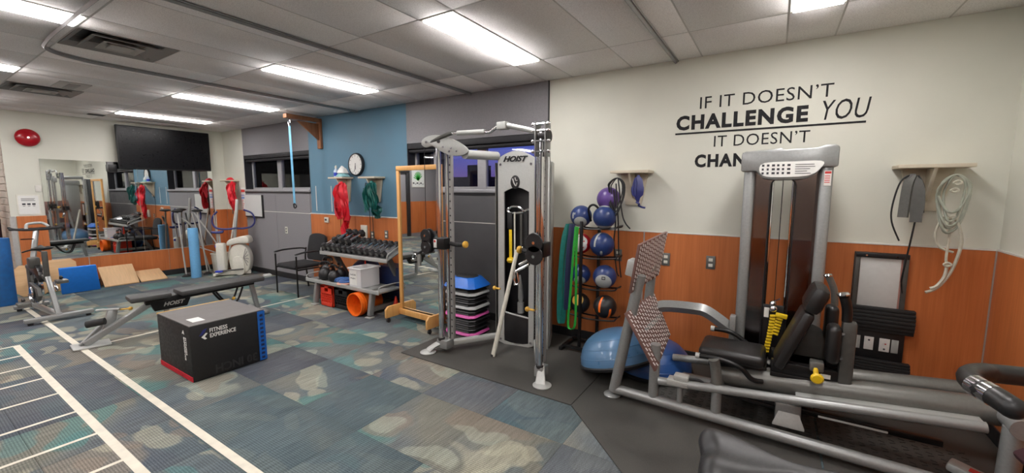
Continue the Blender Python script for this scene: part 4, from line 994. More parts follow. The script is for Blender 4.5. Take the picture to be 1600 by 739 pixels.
hL = carriage(V((-2.70, 2.95, 0)), 1.09, -1)
g = G(); g.tube([(-2.60, 2.99, 1.09), (-2.5, 2.97, 1.085), (-2.385, 2.93, 1.10)], .02, 10); part('grip_handle', g, 'black_rubber', t)
g = G(); g.lathe([(0, -.012), (.026, -.014), (.034, 0), (.03, .016), (.012, .022), (0, .022)], (-2.37, 2.925, 1.102), Matrix.Rotation(R(85), 3, 'Y'), 14); part('end_knob', g, 'yellow_dull', t)
hR = carriage(V((-1.575, 2.91, 0)), 1.10, 1) if False else None
# right carriage: pulley faces the viewer on the left of the post
Pz = 1.12
g = G(); g.box(-1.66, -1.53, 2.87, 3.0, Pz-.06, Pz+.06, .008); part('carriage_block', g, 'black_metal', t)
g = G()
for z in (Pz+.06, Pz-.04): g.lathe([(0, 0), (.075, 0), (.08, .008), (.075, .016), (0, .016)], (-1.60, 2.85, z), Matrix.Rotation(R(90), 3, 'X') , 20)
part('pulley_plate', g, 'black_plastic', t)
g = G()
for z in (Pz+.06, Pz-.04): g.lathe([(0, 0), (.07, 0), (.074, .008), (.07, .016), (0, .016)], (-1.635, 2.92, z), Matrix.Rotation(R(90), 3, 'X'), 20)
part('pulley_plate', g, 'black_plastic', t)
for z in (Pz+.06, Pz-.05):
    g = G(); g.cyl((-1.60, 2.835, z), (-1.60, 2.825, z), .013, n=8); part('bolt', g, 'chrome', t)
for a, b in ((V((-1.655, 2.86, 1.0)), V((-1.78, 2.86, .93))), (V((-1.665, 2.88, 1.035)), V((-1.76, 2.88, .985)))):
    g = G(); g.cyl(a, b, .012, n=8); part('swivel_link', g, 'chrome', t)
g = G(); g.tube([(-1.78, 2.86, .935), (-1.80, 2.86, .88), (-1.785, 2.86, .82), (-1.755, 2.86, .83), (-1.765, 2.86, .89)], .007, 6, 4, True); part('carabiner', g, 'chrome', t)
g = G(); g.tube([(-1.66, 2.95, 1.10), (-1.74, 2.99, 1.08), (-1.80, 3.0, 1.085)], .02); part('grip_handle', g, 'black_rubber', t)
g = G(); g.lathe([(0, -.012), (.026, -.014), (.034, 0), (.03, .016), (0, .022)], (-1.83, 3.0, 1.088), Matrix.Rotation(R(-85), 3, 'Y'), 14); part('end_knob', g, 'yellow_dull', t)
for x, y, z in ((-2.375, 3.40, .60), (-1.71, 2.93, .60)):
    g = G(); g.sph((x, y, z), .022, 10, 8); g.cyl((x+.02, y, z), (x+.07, y, z), .01, n=8); part('pin_knob', g, 'yellow_dull', t)
# cables
g = G(); g.cyl((-2.83, 2.90, 1.2), (-2.83, 2.90, 2.03), .003, n=5); part('cable', g, 'black_rubber', t)
g = G(); g.cyl((-1.56, 2.86, 1.2), (-1.56, 2.88, 2.0), .003, n=5); part('cable', g, 'black_rubber', t)
# left handle resting at L pulley (towards the mirror)
g = G(); g.cyl((-2.93, 2.90, .98), (-2.90, 2.87, .86), .025, .02, n=12); part('handle_sleeve', g, 'gunmetal', t)
# accessories hanging in the tower window
ins = lambda u, z, o_=-.03: on(u, z, o_)
g = G(); g.tube([ins(.08, 1.385), ins(.13, 1.42), ins(.2, 1.42), ins(.26, 1.38), ins(.2, 1.36), ins(.12, 1.36)], .012, 8, 4, True); one('curl_bar_handle', g, 'chrome', 'chrome looped handle hanging at the top of the trainer window', 'handle', tuple(ins(.15, 1.4)))
g = G(); g.tube([ins(.27, 1.38), ins(.31, 1.40), ins(.34, 1.37)], .014); one('chrome_grip', g, 'chrome', 'small chrome grip hanging right of the looped handle', 'handle', tuple(ins(.3, 1.4)))
def strap(name, u, z0, z1, w, m, lab, off=-.02):
    g = G(); g.ribbon([ins(u, z1, off), ins(u+.006, (z0+z1)/2, off+.01), ins(u+.002, z0, off)], xd, w, .006); return one(name, g, m, lab, 'strap', tuple(ins(u, z1, off)))
strap('nylon_strap', .11, 1.2, 1.36, .05, 'black_rubber', 'black strap at the left inside the trainer window')
strap('webbing_tag', .12, .86, 1.19, .03, 'yellow', 'yellow webbing strip hanging inside the trainer window')
strap('white_strap', .165, .62, 1.37, .014, 'stick', 'long white strap inside the trainer window')
strap('nylon_strap', .235, 1.03, 1.35, .02, 'darkgrey', 'thin grey strap with a metal ring inside the trainer window')
g = G(); g.tube([ins(.225, 1.03), ins(.25, 1.01), ins(.24, .975), ins(.21, .99)], .005, 6, 4, True); one('metal_ring', g, 'chrome', 'small metal ring hanging in the middle of the trainer window', 'ring', tuple(ins(.23, 1.0)))
strap('triceps_rope', .29, .8, 1.36, .03, 'black_rubber', 'black rope with grey end at the right inside the trainer window')
g = G(); g.lathe([(0, 0), (.03, 0), (.04, .02), (.03, .045), (0, .05)], ins(.13, .86, .0), None, 12); g.bar(ins(.09, .88, 0), ins(.17, .88, 0), .02, .02, .005); one('yellow_clip', g, 'yellow', 'bright yellow clamp inside the trainer window', 'clip', tuple(ins(.13, .86, 0)))
g = G(); g.cyl(ins(.235, .34, -.02), ins(.235, .45, -.02), .035, n=12); g.sweep([ins(.235, .45, -.02), ins(.235, .5, -.02), ins(.23, .62, -.02), ins(.225, .73, -.02)], [.02, .028, .022, .008], 10); one('short_bar', g, 'silver', 'short tapering grey bar standing on the trainer lower guard', 'bar', tuple(ins(.235, .34, -.02)))
# leaning stick
g = G(); g.cyl((-2.197, 3.115, .012), (-2.085, 3.37, 1.02), .023, .019, n=12); one('leaning_stick', g, 'stick', 'off white tape wrapped stick leaning on the cable trainer', 'stick', (-2.197, 3.115, 0))
g = G(); g.cyl((-2.2, 3.11, .0105), (-2.193, 3.124, .04), .022, n=12); part('rubber_tip', g, 'black_rubber', bpy.data.objects['leaning_stick'])
# ------------------------------------------------------------------ step stack
step_z = [.0105]; sx0, sx1, sy0, sy1 = -3.05, -2.635, 3.36, 3.72
def riser(z, h, m, label, i, top=False):
    t = thing('aerobic_step' if top else 'step_riser', label, 'step' if top else 'step riser', (-2.84, 3.54, z), R(0), group='stacked step risers' if not top else None)
    j = (random.random()-.5)*.01; inset = .03
    pts = lambda o: [(sx0+o+.05, sy0+o), (sx1-o-.05, sy0+o), (sx1-o, sy0+o+.05), (sx1-o, sy1-o-.05), (sx1-o-.05, sy1-o), (sx0+o+.05, sy1-o), (sx0+o, sy1-o-.05), (sx0+o, sy0+o+.05)]
    def loop(o0, o1, z0, z1):
        g = G(); a = pts(o0); b = pts(o1); bm = g.bm
        A = [bm.verts.new((x+j, y, z0)) for x, y in a]; B = [bm.verts.new((x+j, y, z1)) for x, y in b]
        fs = [bm.faces.new((A[k], A[(k+1) % 8], B[(k+1) % 8], B[k])) for k in range(8)]+[bm.faces.new(A[::-1]), bm.faces.new(B)]; g._mark(fs)
        bmesh.ops.bevel(bm, geom=list(bm.edges), offset=.004, segments=1, affect='EDGES'); return g
    if top:
        part('platform', loop(-.015, .06, z, z+h), m, t); part('grip_mat', loop(.08, .085, z+h-.002, z+h+.008), 'black_rubber', t)
        g = G(); g.box(-2.8, -2.62, sy0+.06, sy0+.067, z+h*.3, z+h*.6); 
    else:
        part('skirt', loop(.012, .028, z, z+h*(.72 if m == 'black_plastic' else .42)), 'black_plastic', t); part('rim', loop(-.004, .006, z+h*(.72 if m == 'black_plastic' else .42)-.002, z+h*.985), m, t)
random.seed(9)
cols = ['pink', 'black_plastic', 'black_plastic', 'black_plastic', 'pink', 'black_plastic', 'step_grey', 'black_plastic', 'black_plastic', 'step_grey', 'black_plastic']
posn = ['bottom pink rimmed riser of the stack, on the mat', 'black riser just above the bottom pink one', 'third black riser from the bottom of the stack', 'black riser just under the upper pink rim', 'upper pink rimmed riser in the middle of the stack', 'black riser between the upper pink and lower grey rims', 'lower grey rimmed riser of the stack', 'black riser just above the lower grey rim', 'black riser just below the upper grey rim', 'upper grey rimmed riser of the stack', 'black riser directly under the blue step']
hh = .0485; z = .0105
for i, c in enumerate(cols): riser(z, hh, c, posn[i], i); z += hh+.0005
riser(z, .10, 'step_blue', 'blue aerobic step with black grip top on the stack of risers', 99, True)
# ------------------------------------------------------------------ ball rack
t = thing('ball_rack', 'black wire rack on the wall side holding six medicine balls', 'rack', (-1.5, 3.8, .01))
for x, y in ((-1.56, 3.70), (-1.44, 3.86)):
    g = G(); g.box(x-.014, x+.014, y-.014, y+.014, .03, 1.30, .003); part('post', g, 'black_metal', t)
for x, y0, y1 in ((-1.72, 3.6, 3.98), (-1.30, 3.6, 3.98)):
    g = G(); g.bar((x, y0, .03), (x, y1, .03), .035, .03, .004); part('base_foot', g, 'black_metal', t)
for y in (3.66, 3.90):
    g = G(); g.bar((-1.72, y, .045), (-1.30, y, .045), .03, .03, .004); part('base_bar', g, 'black_metal', t)
levels = [1.255, .97, .665, .37]
for z in levels:
    g = G()
    for dy in (-.075, .06):
        g.tube([(-1.70, 3.80+dy, z+.01), (-1.66, 3.80+dy, z-.012), (-1.5, 3.80+dy, z-.03), (-1.25, 3.80+dy, z-.012), (-1.21, 3.80+dy, z+.01)], .008, 6)
    g.cyl((-1.70, 3.725, z+.01), (-1.70, 3.86, z+.01), .007, n=6); g.cyl((-1.21, 3.725, z+.01), (-1.21, 3.86, z+.01), .007, n=6)
    part('shelf_wire', g, 'black_metal', t)
g = G(); g.tube([(-1.49, 3.76, 1.3), (-1.50, 3.72, 1.42), (-1.45, 3.71, 1.46), (-1.40, 3.72, 1.42), (-1.40, 3.75, 1.32)], .011); part('handle_loop', g, 'black_metal', t)
def ball(x, y, z, r, m, label, spots=(), group='medicine balls on the rack'):
    t = thing('medicine_ball', label, 'ball', (x, y, z), group=group)
    g = G(); g.sph((x, y, z), r, 32, 18); part('shell', g, m, t)
    for (d, a, mm, kind) in spots:
        d = V(d).normalized(); q = d.to_track_quat('Z', 'Y').to_matrix(); g = G()
        if kind == 'cap': prof = [(r*1.008*math.sin(a*k/8), r*1.008*math.cos(a*k/8)) for k in range(9)]; g.lathe(prof, (x, y, z), q, 24)
        elif kind == 'ring': prof = [(r*1.008*math.sin(a+k*.05), r*1.008*math.cos(a+k*.05)) for k in range(7)]; g.lathe(prof, (x, y, z), q, 28)
        elif kind == 'oval': prof = [(r*1.012*math.sin(a*k/6), r*1.012*math.cos(a*k/6)) for k in range(7)]; g.lathe(prof, (x, y, z), q @ Matrix.Diagonal((.5, 1, 1)), 18)
        part({'cap': 'patch', 'ring': 'band_stripe', 'oval': 'print_mark'}[kind], g, mm, t)
    return t
cv = lambda x, y: (-x, -y, 0)
rb = .105
ball(-1.355, 3.86, 1.515, .112, 'ball_purple', 'purple exercise ball balanced on the top tier of the rack')
ball(-1.60, 3.78, 1.345, rb, 'ball_navy', 'navy and grey ball at the left of the top tier', [((.3, -1, -.75), .62, 'ball_grey', 'cap'), ((-.5, -1, .1), .3, 'ball_grey', 'oval'), ((-.25, -1, .3), .12, 'ball_grey', 'oval')])
ball(-1.355, 3.76, 1.345, .108, 'ball_navy', 'navy ball with grey poles at the right of the top tier', [((0, 0, -1), .75, 'ball_grey', 'cap'), ((0, .2, 1), .62, 'ball_grey', 'cap')])
ball(-1.60, 3.79, 1.075, .10, 'ball_red', 'red ball with white flower print on the second tier', [((.5, -1, .35), .28, 'paper', 'ring'), ((.55, -1, -.25), .2, 'paper', 'ring'), ((-.2, -1, -.4), .25, 'paper', 'ring'), ((.2, -1, .8), .2, 'paper', 'ring')])
ball(-1.38, 3.78, 1.08, .115, 'ball_navy', 'navy ball with one grey patch on the second tier', [((-.3, -1, .75), .75, 'ball_grey', 'oval'), ((.3, -1, -.85), .25, 'ball_grey', 'oval')])
b4 = ball(-1.60, 3.79, .765, .10, 'ball_navy', 'navy ball half hidden behind the hanging bands on the third tier', [((.3, -1, -.75), .6, 'ball_grey', 'cap')])
b5 = ball(-1.345, 3.78, .77, .112, 'ball_navy', 'navy ball with grey panel and dark square logo on the third tier', [((.2, -1, -.45), .75, 'ball_grey', 'cap')])
g = G(); c = V((-1.345, 3.78, .77)); n_ = V((.25, -1, .05)).normalized(); s1 = n_.cross(V((0, 0, 1))).normalized()
g.obox(c+n_*.114, (.034, .004, .03), Matrix((s1, -n_, V((0, 0, 1)))).transposed()); part('logo_mark', g, 'ink', b5)
g = G(); g.obox(c+n_*.1165, (.02, .003, .014), Matrix((s1, -n_, V((0, 0, 1)))).transposed()); part('logo_mark', g, 'ball_grey', b5)
ball(-1.60, 3.79, .47, .10, 'ball_black', 'black ball with a yellow panel on the bottom tier', [((.1, -1, .65), .6, 'yellow_dull', 'cap')])
b7 = ball(-1.335, 3.78, .475, .112, 'ball_black', 'black ball with orange panels on the bottom tier', [((-.15, -1, .45), .75, 'orange', 'oval'), ((.75, -.7, -.6), .6, 'orange', 'oval'), ((-.9, -.7, -.8), .5, 'orange', 'oval')])
# bands hanging at the left of the rack
def band(pts, w, m, label):
    g = G(); g.ribbon(pts, (.8, .6, 0), w, .005, 5); return one('loop_band', g, m, label, 'resistance band', pts[0], group='long loop bands on the ball rack')
band([(-1.70, 3.70, 1.27), (-1.73, 3.66, 1.1), (-1.76, 3.66, .7), (-1.77, 3.67, .35), (-1.755, 3.68, .26), (-1.735, 3.69, .33), (-1.71, 3.69, .8), (-1.68, 3.7, 1.27)], .05, 'teal_band', 'wide teal loop band hanging at the left of the ball rack')
band([(-1.66, 3.68, 1.27), (-1.675, 3.65, 1.0), (-1.69, 3.65, .6), (-1.695, 3.66, .42), (-1.68, 3.67, .5), (-1.655, 3.68, .9), (-1.64, 3.69, 1.27)], .035, 'navy_band', 'navy loop band hanging between the teal and green bands')
band([(-1.60, 3.655, 1.25), (-1.605, 3.62, 1.0), (-1.625, 3.61, .6), (-1.65, 3.62, .3), (-1.62, 3.62, .24), (-1.575, 3.62, .3), (-1.575, 3.63, .6), (-1.585, 3.64, 1.0), (-1.58, 3.655, 1.25)], .022, 'green_band', 'bright green loop band hanging on the ball rack')
# black ropes and blue band on middle shelf
random.seed(21); t = thing('jump_rope_bundle', 'tangle of black jump ropes hanging from the shelf above the balls', 'rope', (-1.28, 3.80, 1.72))
for k in range(5):
    g = G(); w = .045+.02*rnd(); x = -1.25+.02*(rnd()-.5); h = .16+.1*rnd()
    g.tube([(x, 3.79, 1.71), (x-w, 3.78-.01*k, 1.66), (x-w-.01, 3.78, 1.6), (x-w*.3, 3.78-.01*k, 1.71-h*1.5), (x+w, 3.77, 1.71-h), (x+w+.01, 3.78, 1.65)], .0055, 6, 5, True); part('rope_loop', g, 'black_rubber', t)
for pts in ([(-1.24, 3.78, 1.7), (-1.2, 3.79, 1.4), (-1.17, 3.8, 1.3), (-1.13, 3.83, 1.24)], [(-1.26, 3.78, 1.66), (-1.235, 3.8, 1.3), (-1.24, 3.86, 1.0), (-1.23, 3.92, .75)], [(-1.28, 3.78, 1.6), (-1.26, 3.8, 1.3), (-1.29, 3.86, 1.1), (-1.27, 3.9, .82), (-1.25, 3.92, .76)]):
    g = G(); g.tube(pts, .0065, 6); part('rope_tail', g, 'black_rubber', t)
t = thing('blue_latex_band', 'knotted blue latex band hanging at the right of the shelf above the balls', 'resistance band', (-1.06, 3.8, 1.73))
for k in range(3):
    g = G(); g.ribbon([(-1.06, 3.80, 1.735), (-1.06+.02*(k-1), 3.79, 1.66), (-1.06+.025*(k-1), 3.78, 1.58), (-1.055, 3.79, 1.49)], [(1, .3*k, 0), (.6, 1-.4*k, 0)], [.02, .05, .06, .02], .006); part('strip', g, 'blue_grip', t)
g = G(); g.tube([(-1.07, 3.79, 1.49), (-1.04, 3.78, 1.475), (-1.05, 3.8, 1.46), (-1.02, 3.8, 1.445), (-.99, 3.8, 1.44)], .009); part('knot', g, 'blue_grip', t)
# right shelf items
t = thing('ankle_cuff', 'dark grey strap cuff with long black ties on the right shelf', 'cuff', (.77, 3.85, 1.70))
g = G(); g.ribbon([(.775, 3.85, 1.70), (.755, 3.84, 1.62), (.745, 3.83, 1.415)], (.8, -.6, 0), .055, .018); part('pad', g, 'gunmetal', t)
g = G(); g.ribbon([(.775, 3.85, 1.71), (.805, 3.83, 1.6), (.81, 3.82, 1.385)], (.9, -.3, 0), [.03, .07, .075, .06], .02); part('pad', g, 'darkgrey', t)
for pts in ([(.775, 3.85, 1.71), (.72, 3.85, 1.66), (.69, 3.85, 1.5), (.695, 3.85, 1.38), (.745, 3.86, 1.25)], [(.80, 3.83, 1.7), (.835, 3.83, 1.62), (.845, 3.83, 1.45)], [(.81, 3.83, 1.4), (.80, 3.84, 1.25), (.79, 3.9, 1.0), (.80, 3.95, .93), (.815, 3.98, .86)]):
    g = G(); g.tube(pts, .0055, 6); part('tie_cord', g, 'black_rubber', t)
random.seed(5); t = thing('tubing_bundle', 'tangle of grey green latex tubing knotted at the right shelf end', 'tubing', (.98, 3.85, 1.70))
for k in range(6):
    g = G(); a = .04+.03*rnd(); l = .22+.16*rnd()
    g.tube([(.985, 3.85, 1.70), (.985-a, 3.84-.01*k, 1.65), (.98-a*1.1, 3.84, 1.70-l*.5), (.97-a*.3, 3.83-.01*k, 1.70-l), (.99+a*.4, 3.83, 1.70-l*.9), (.99+a, 3.84, 1.70-l*.4), (1.0+a*.6, 3.84, 1.66)], .007, 7, 5, True); part('tube_loop', g, 'sage_tube', t)
for k, pts in enumerate(([(.96, 3.84, 1.44), (.93, 3.84, 1.38), (.92, 3.85, 1.30), (.95, 3.86, 1.22), (1.02, 3.87, 1.19)], [(.98, 3.83, 1.42), (.985, 3.84, 1.3), (.985, 3.85, 1.15), (.995, 3.85, 1.1)], [(1.0, 3.83, 1.42), (1.03, 3.83, 1.34), (1.045, 3.84, 1.25), (1.03, 3.85, 1.12), (1.0, 3.85, 1.02), (.95, 3.84, .94), (.90, 3.83, .91)], [(.99, 3.84, 1.12), (.985, 3.84, 1.03), (.95, 3.83, .96), (.92, 3.83, .94)])):
    g = G(); g.tube(pts, .0095 if k > 1 else .0075, 8); part('tube_tail', g, 'beige_knit', t)
for c_ in ((.98, 3.82, 1.60), (.99, 3.82, 1.65), (.95, 3.82, 1.42), (.99, 3.83, 1.42), (.99, 3.83, 1.11)):
    g = G(); g.tube([V(c_)+V((.018*math.cos(a), 0, .013*math.sin(a))) for a in (0, 1.5, 3.1, 4.6)], .0065, 6, 4, True); part('knot', g, 'beige_knit', t)
# ------------------------------------------------------------------ half balls
def bosu(c, tilt, m, label, r=.33, h=.26):
    t = thing('balance_dome', label, 'balance trainer', (c[0], c[1], .01)); rt_ = Euler(tilt).to_matrix()
    prof = [(r*math.cos(a)**.85, .035+h*math.sin(a)) for a in [PI/2*k/14 for k in range(15)]][::-1]
    g = G(); g.lathe([(0, .035+h)]+prof[1:]+[(r*1.0, .03)], c, rt_, 40); part('dome', g, m, t)
    g = G(); g.lathe([(0, 0), (r*.96, 0), (r*1.03, .012), (r*1.04, .03), (r*1.0, .04), (0, .04)], c, rt_, 40); part('platform', g, 'black_plastic', t)
    for a in (.0, .3, .6):
        g = G(); rr = r*math.cos(.25+a)**.85*1.003; zz = .035+h*math.sin(.25+a); g.lathe([(rr-.001, zz-.003), (rr+.002, zz), (rr-.001, zz+.003)], c, rt_, 40); part('ridge', g, m, t)
bosu((-.83, 3.64, .015), (0, R(0), 0), 'bosu2', 'dark blue half ball behind the foot plates', .32, .25)
bosu((-1.06, 3.42, .10), (R(-5), R(-16), 0), 'bosu', 'pale blue half ball tilted on top of the other, nearest the ball rack', .33, .27)
# ------------------------------------------------------------------ wall panel with steps (stretch board)
t = thing('wall_exercise_panel', 'black framed white panel with black ribbed ledges on the wood wall', 'panel', (.7, BACK, .6))
g = G(); g.box(.535, .835, BACK-.03, BACK-.012, .2, 1.14, .004); part('frame', g, 'black_plastic', t)
for x in (.54, .81):
    g = G(); g.box(x, x+.03, BACK-.05, BACK-.03, .62, 1.14, .004); part('frame_side', g, 'darkgrey', t)
g = G(); g.box(.54, .84, BACK-.06, BACK-.03, 1.105, 1.14, .004); part('frame_top', g, 'black_plastic', t)
g = G(); g.box(.57, .80, BACK-.038, BACK-.031, .72, 1.10, .002); part('white_sheet', g, 'board_white', t)
g = G(); g.box(.80, .81, BACK-.036, BACK-.0305, .72, 1.10); part('edge_strip', g, 'cork', t)
for x in (.60, .77):
    g = G(); g.cyl((x, BACK-.06, 1.12), (x, BACK-.066, 1.12), .007, n=8); part('screw', g, 'chrome', t)
for k, (z0, z1) in enumerate(((.55, .735), (.20, .335))):
    g = G()
    n = 7
    for i in range(n):
        zz0 = z0+(z1-z0)*i/n; g.box(.545, .90, BACK-.075-.02*math.sin(PI*i/(n-1)), BACK-.03, zz0, zz0+(z1-z0)/n*.96, .004)
    part('ribbed_ledge', g, 'black_rubber', t)
g = G(); g.box(.555, .86, BACK-.045, BACK-.03, .335, .55, .004); part('lower_board', g, 'black_plastic', t)
for i, (x0, x1) in enumerate(((.565, .612), (.635, .69), (.722, .782), (.79, .83))):
    g = G(); g.box(x0, x1, BACK-.05, BACK-.045, .40, .50, .002); c_ = part('card', g, ['ball_grey', 'paper', 'paper', 'ball_grey'][i], t)
    if i in (1, 2):
        g = G(); g.cyl(((x0+x1)/2, BACK-.0505, .475 if i == 1 else .42), ((x0+x1)/2, BACK-.053, .475 if i == 1 else .42), .007, n=8); part('button', g, 'ink', c_)
        if i == 2: g = G(); g.cyl((x0+.035, BACK-.0505, .46), (x0+.035, BACK-.053, .46), .005, n=8); part('button', g, 'redink', c_)
# ------------------------------------------------------------------ leg press
t = thing('leg_press', 'large silver leg press machine with two tread foot plates', 'exercise machine', (.1, 3.2, .01))
def P_(nm, g, m='silver', **k): return part(nm, g, m, t, **k)
def tb(nm, pts, r, m='silver', n=14, flat=1.0): g = G(); g.tube(pts, r, n, 5, False, flat); return P_(nm, g, m)
tb('floor_rail', [(-.97, 2.99, .075), (1.06, 2.90, .075)], .036, n=16)
tb('floor_rail', [(-.90, 3.50, .075), (.30, 3.49, .075)], .036, n=16)
for c_ in ((-.98, 3.0), (-.92, 3.50)):
    g = G(); g.lathe([(0, 0), (.062, 0), (.066, .01), (.05, .022), (0, .024)], (*c_, .0105), None, 20); P_('foot_pad', g)
tb('front_post', [(-.965, 2.99, .06), (-.79, 2.97, .99)], .04, n=16)
tb('front_post', [(-.90, 3.48, .06), (-.80, 3.36, .99)], .036, n=16)
tb('plate_post', [(-.67, 2.985, .06), (-.662, 2.97, .50)], .036, n=16)
tb('upper_rail', [(-.63, 2.96, .235), (.97, 2.94, .41)], .028, n=16)
tb('upper_rail', [(-.63, 3.46, .235), (1.0, 3.44, .41)], .028, n=16)
tb('rail_post', [(-.485, 2.975, .07), (-.485, 2.965, .25)], .02)
tb('rail_post', [(-.255, 2.975, .07), (-.255, 2.965, .28)], .032)
g = G(); g.box(-.57, -.43, 2.93, 3.02, .235, .275, .006); g.box(-.53, -.43, 2.94, 3.02, .27, .31, .01); P_('rail_bracket', g, 'silver_lt')
tb('stop_strap', [(-.43, 2.97, .295), (-.36, 2.97, .30), (-.30, 2.97, .255)], .009, 'black_rubber')
# foot plates
def plate(P0, P1, P2, P3, nm, lab):
    P0, P1, P2, P3 = map(V, (P0, P1, P2, P3)); n_ = (P1-P0).cross(P3-P0).normalized()
    if n_.x < 0: n_ = -n_
    g = G(); g.hexa([P0-n_*.02, P1-n_*.02, P2-n_*.02, P3-n_*.02, P0, P1, P2, P3], .004); pl_ = P_(nm, g, 'alu_tread', label=lab)
    g = G(); N = 14; K = 12
    for i in range(N):
        for j in range(K):
            u = (i+.5)/N; v = (j+.5)/K+(0 if i % 2 else .03)
            if v > .97: continue
            c = (P0*(1-u)*(1-v)+P3*u*(1-v)+P2*u*v+P1*(1-u)*v)
            e1 = ((P3-P0)*(1-v)+(P2-P1)*v)/N; e2 = ((P1-P0)*(1-u)+(P2-P3)*u)/K
            d = (e2*.5+e1*.15)*.72; s = e1*.24
            g.hexa([c-d-s*.6, c-d+s*.6, c+d+s*.6, c+d-s*.6, c-d*.9-s*.3+n_*.004, c-d*.9+s*.3+n_*.004, c+d*.9+s*.3+n_*.004, c+d*.9-s*.3+n_*.004])
    o = part('tread_bars', g, 'alu_bar', pl_); o['kind'] = 'stuff'
    # dark inset between treads
    return pl_
M['alu_tread'] = mat('red_brown_tread_plate', (118, 88, 82), .4, metal=.2, var=.08)
M['alu_bar'] = mat('bright_tread_bar', (238, 232, 230), .3, metal=.0, var=.03)
plate((-.849, 2.85, .729), (-.622, 2.84, .355), (-.655, 3.45, .425), (-.80, 3.45, .760), 'lower_foot_plate', 'tilted lower foot plate with raised treads')
u_, v_, p_ = V((.066, .546, .048)), V((-.065, .039, -.362)), V((-.766, 2.85, 1.224))
plate(p_, p_+v_, p_+u_+v_, p_+u_, 'upper_foot_plate', 'tilted upper foot plate with raised treads')
g = G(); g.obox(V((-.85, 3.02, 1.03)), (.09, .12, .12), Euler((0, R(10), 0)), .01); P_('plate_mount', g, 'silver_lt')
g = G(); g.bar((-.85, 3.0, .98), (-.78, 3.3, 1.0), .05, .06, .01); P_('plate_mount', g, 'silver')
g = G(); g.bar((-.77, 3.0, .55), (-.75, 3.4, .57), .05, .06, .01); P_('plate_mount', g, 'silver')
# arm to tower
g = G(); pts = smooth([(-.86, 3.42, .60), (-.72, 3.45, .655), (-.5, 3.47, .665), (-.40, 3.48, .65), (-.26, 3.48, .565), (-.21, 3.48, .54)], 4)
g.sweep(pts, .048, 4, True, upv=(0, 1, 0)); 
P_('link_arm', g, 'silver', sharp=50)
g = G(); g.box(-.235, -.195, 3.42, 3.50, .45, .66, .006); P_('arm_bracket', g, 'silver')
# tower
tx0, tx1, ty0, ty1 = -.205, .315, 3.47, 3.78
for x0, x1 in ((tx0, tx0+.07), (tx1-.07, tx1)):
    g = G(); g.prism([(x0, ty0), (x1, ty0), (x1, ty1), (x0, ty1)], 1.75, Matrix.Translation((0, 0, .02)), .022, 3); P_('tower_column', g, 'silver')
g = G(); xm0, xm1 = -.035, .115
# smoked panel in strips around the arched slot
def smoke(y, nm):
    g = G(); th = .006; a0, a1 = tx0+.068, tx1-.068; zb, zt = .03, 1.76; sz = 1.62
    g.box(a0, xm0, y, y+th, zb, zt); g.box(xm1, a1, y, y+th, zb, zt)
    n = 10
    for k in range(n):
        x0, x1 = xm0+(xm1-xm0)*k/n, xm0+(xm1-xm0)*(k+1)/n
        f = lambda x: sz+.075*math.sqrt(max(0, 1-((x-(xm0+xm1)/2)/((xm1-xm0)/2))**2))
        g.hexa([(x0, y, f(x0)), (x1, y, f(x1)), (x1, y+th, f(x1)), (x0, y+th, f(x0)), (x0, y, zt), (x1, y, zt), (x1, y+th, zt), (x0, y+th, zt)])
    P_(nm, g, 'smoke')
smoke(ty0+.03, 'front_panel'); smoke(ty1-.03, 'rear_panel')
cxm = (xm0+xm1)/2; hw = (xm1-xm0)/2
g = G(); g.sweep([(xm0, ty0+.027, .45)]+[(cxm-hw*math.cos(a), ty0+.027, 1.62+.075*math.sin(a)) for a in [PI*k/12 for k in range(13)]]+[(xm1, ty0+.027, .45)], .005, 6); P_('slot_trim', g, 'black_plastic')
for x in (xm0+.012, xm1-.012):
    g = G(); g.cyl((x, ty0+.12, .05), (x, ty0+.12, 1.66), .008, n=8); P_('guide_rod', g, 'chrome')
g = G(); g.cyl((cxm, ty0+.12, .7), (cxm, ty0+.12, 1.7), .003, n=5); P_('cable', g, 'black_rubber')
g = G(); g.box(tx0+.07, tx1-.07, ty0+.05, ty0+.2, .04, .70, .004); P_('weight_stack', g, 'black_metal')
# head cap
prof = [(tx0-.02, 1.735), (tx0-.02, 1.86), (tx0, 1.875), (-.03, 1.885), (.02, 1.893), (.03, 1.88), (.22, 1.885), (.26, 1.90), (tx1+.0, 1.90), (tx1+.02, 1.885), (tx1+.02, 1.755), (tx1-.065, 1.755), (tx1-.1, 1.70), (.16, 1.675), (-.02, 1.67), (-.09, 1.685), (tx0+.075, 1.735)]
g = G(); g.prism(prof, ty1-ty0+.05, Matrix.Translation((0, ty1+.025, 0)) @ Matrix.Rotation(R(90), 4, 'X'), .01, 2); P_('head_cap', g, 'silver')
g = G(); g.prism(smooth_poly := [(p.x, p.y) for p in smooth([(-.11, 1.74, 0), (-.08, 1.79, 0), (.1, 1.795, 0), (.24, 1.795, 0), (.25, 1.76, 0), (.18, 1.70, 0), (.0, 1.69, 0), (-.08, 1.70, 0)], 3, True)], .004, Matrix.Translation((0, ty0-.026, 0)) @ Matrix.Rotation(R(90), 4, 'X')); dec = P_('placard', g, 'paper')
g = G(); random.seed(4)
for i in range(6):
    for j in range(3): g.box(-.095+.03*i, -.095+.03*i+.02*(.6+.4*rnd()), ty0-.0315, ty0-.03, 1.71+.027*j, 1.725+.027*j)
for j in range(5): g.box(.10, .10+.13*(.6+.4*rnd())-.01*abs(j-3), ty0-.0315, ty0-.03, 1.712+.015*j, 1.716+.015*j)
o = part('placard_print', g, 'ink', dec); o['kind'] = 'stuff'
g = G(); g.box(tx1-.05, tx1-.01, ty0-.003, ty0+.0, 1.63, 1.73, .001, 1); lb = P_('warning_label', g, 'paper')
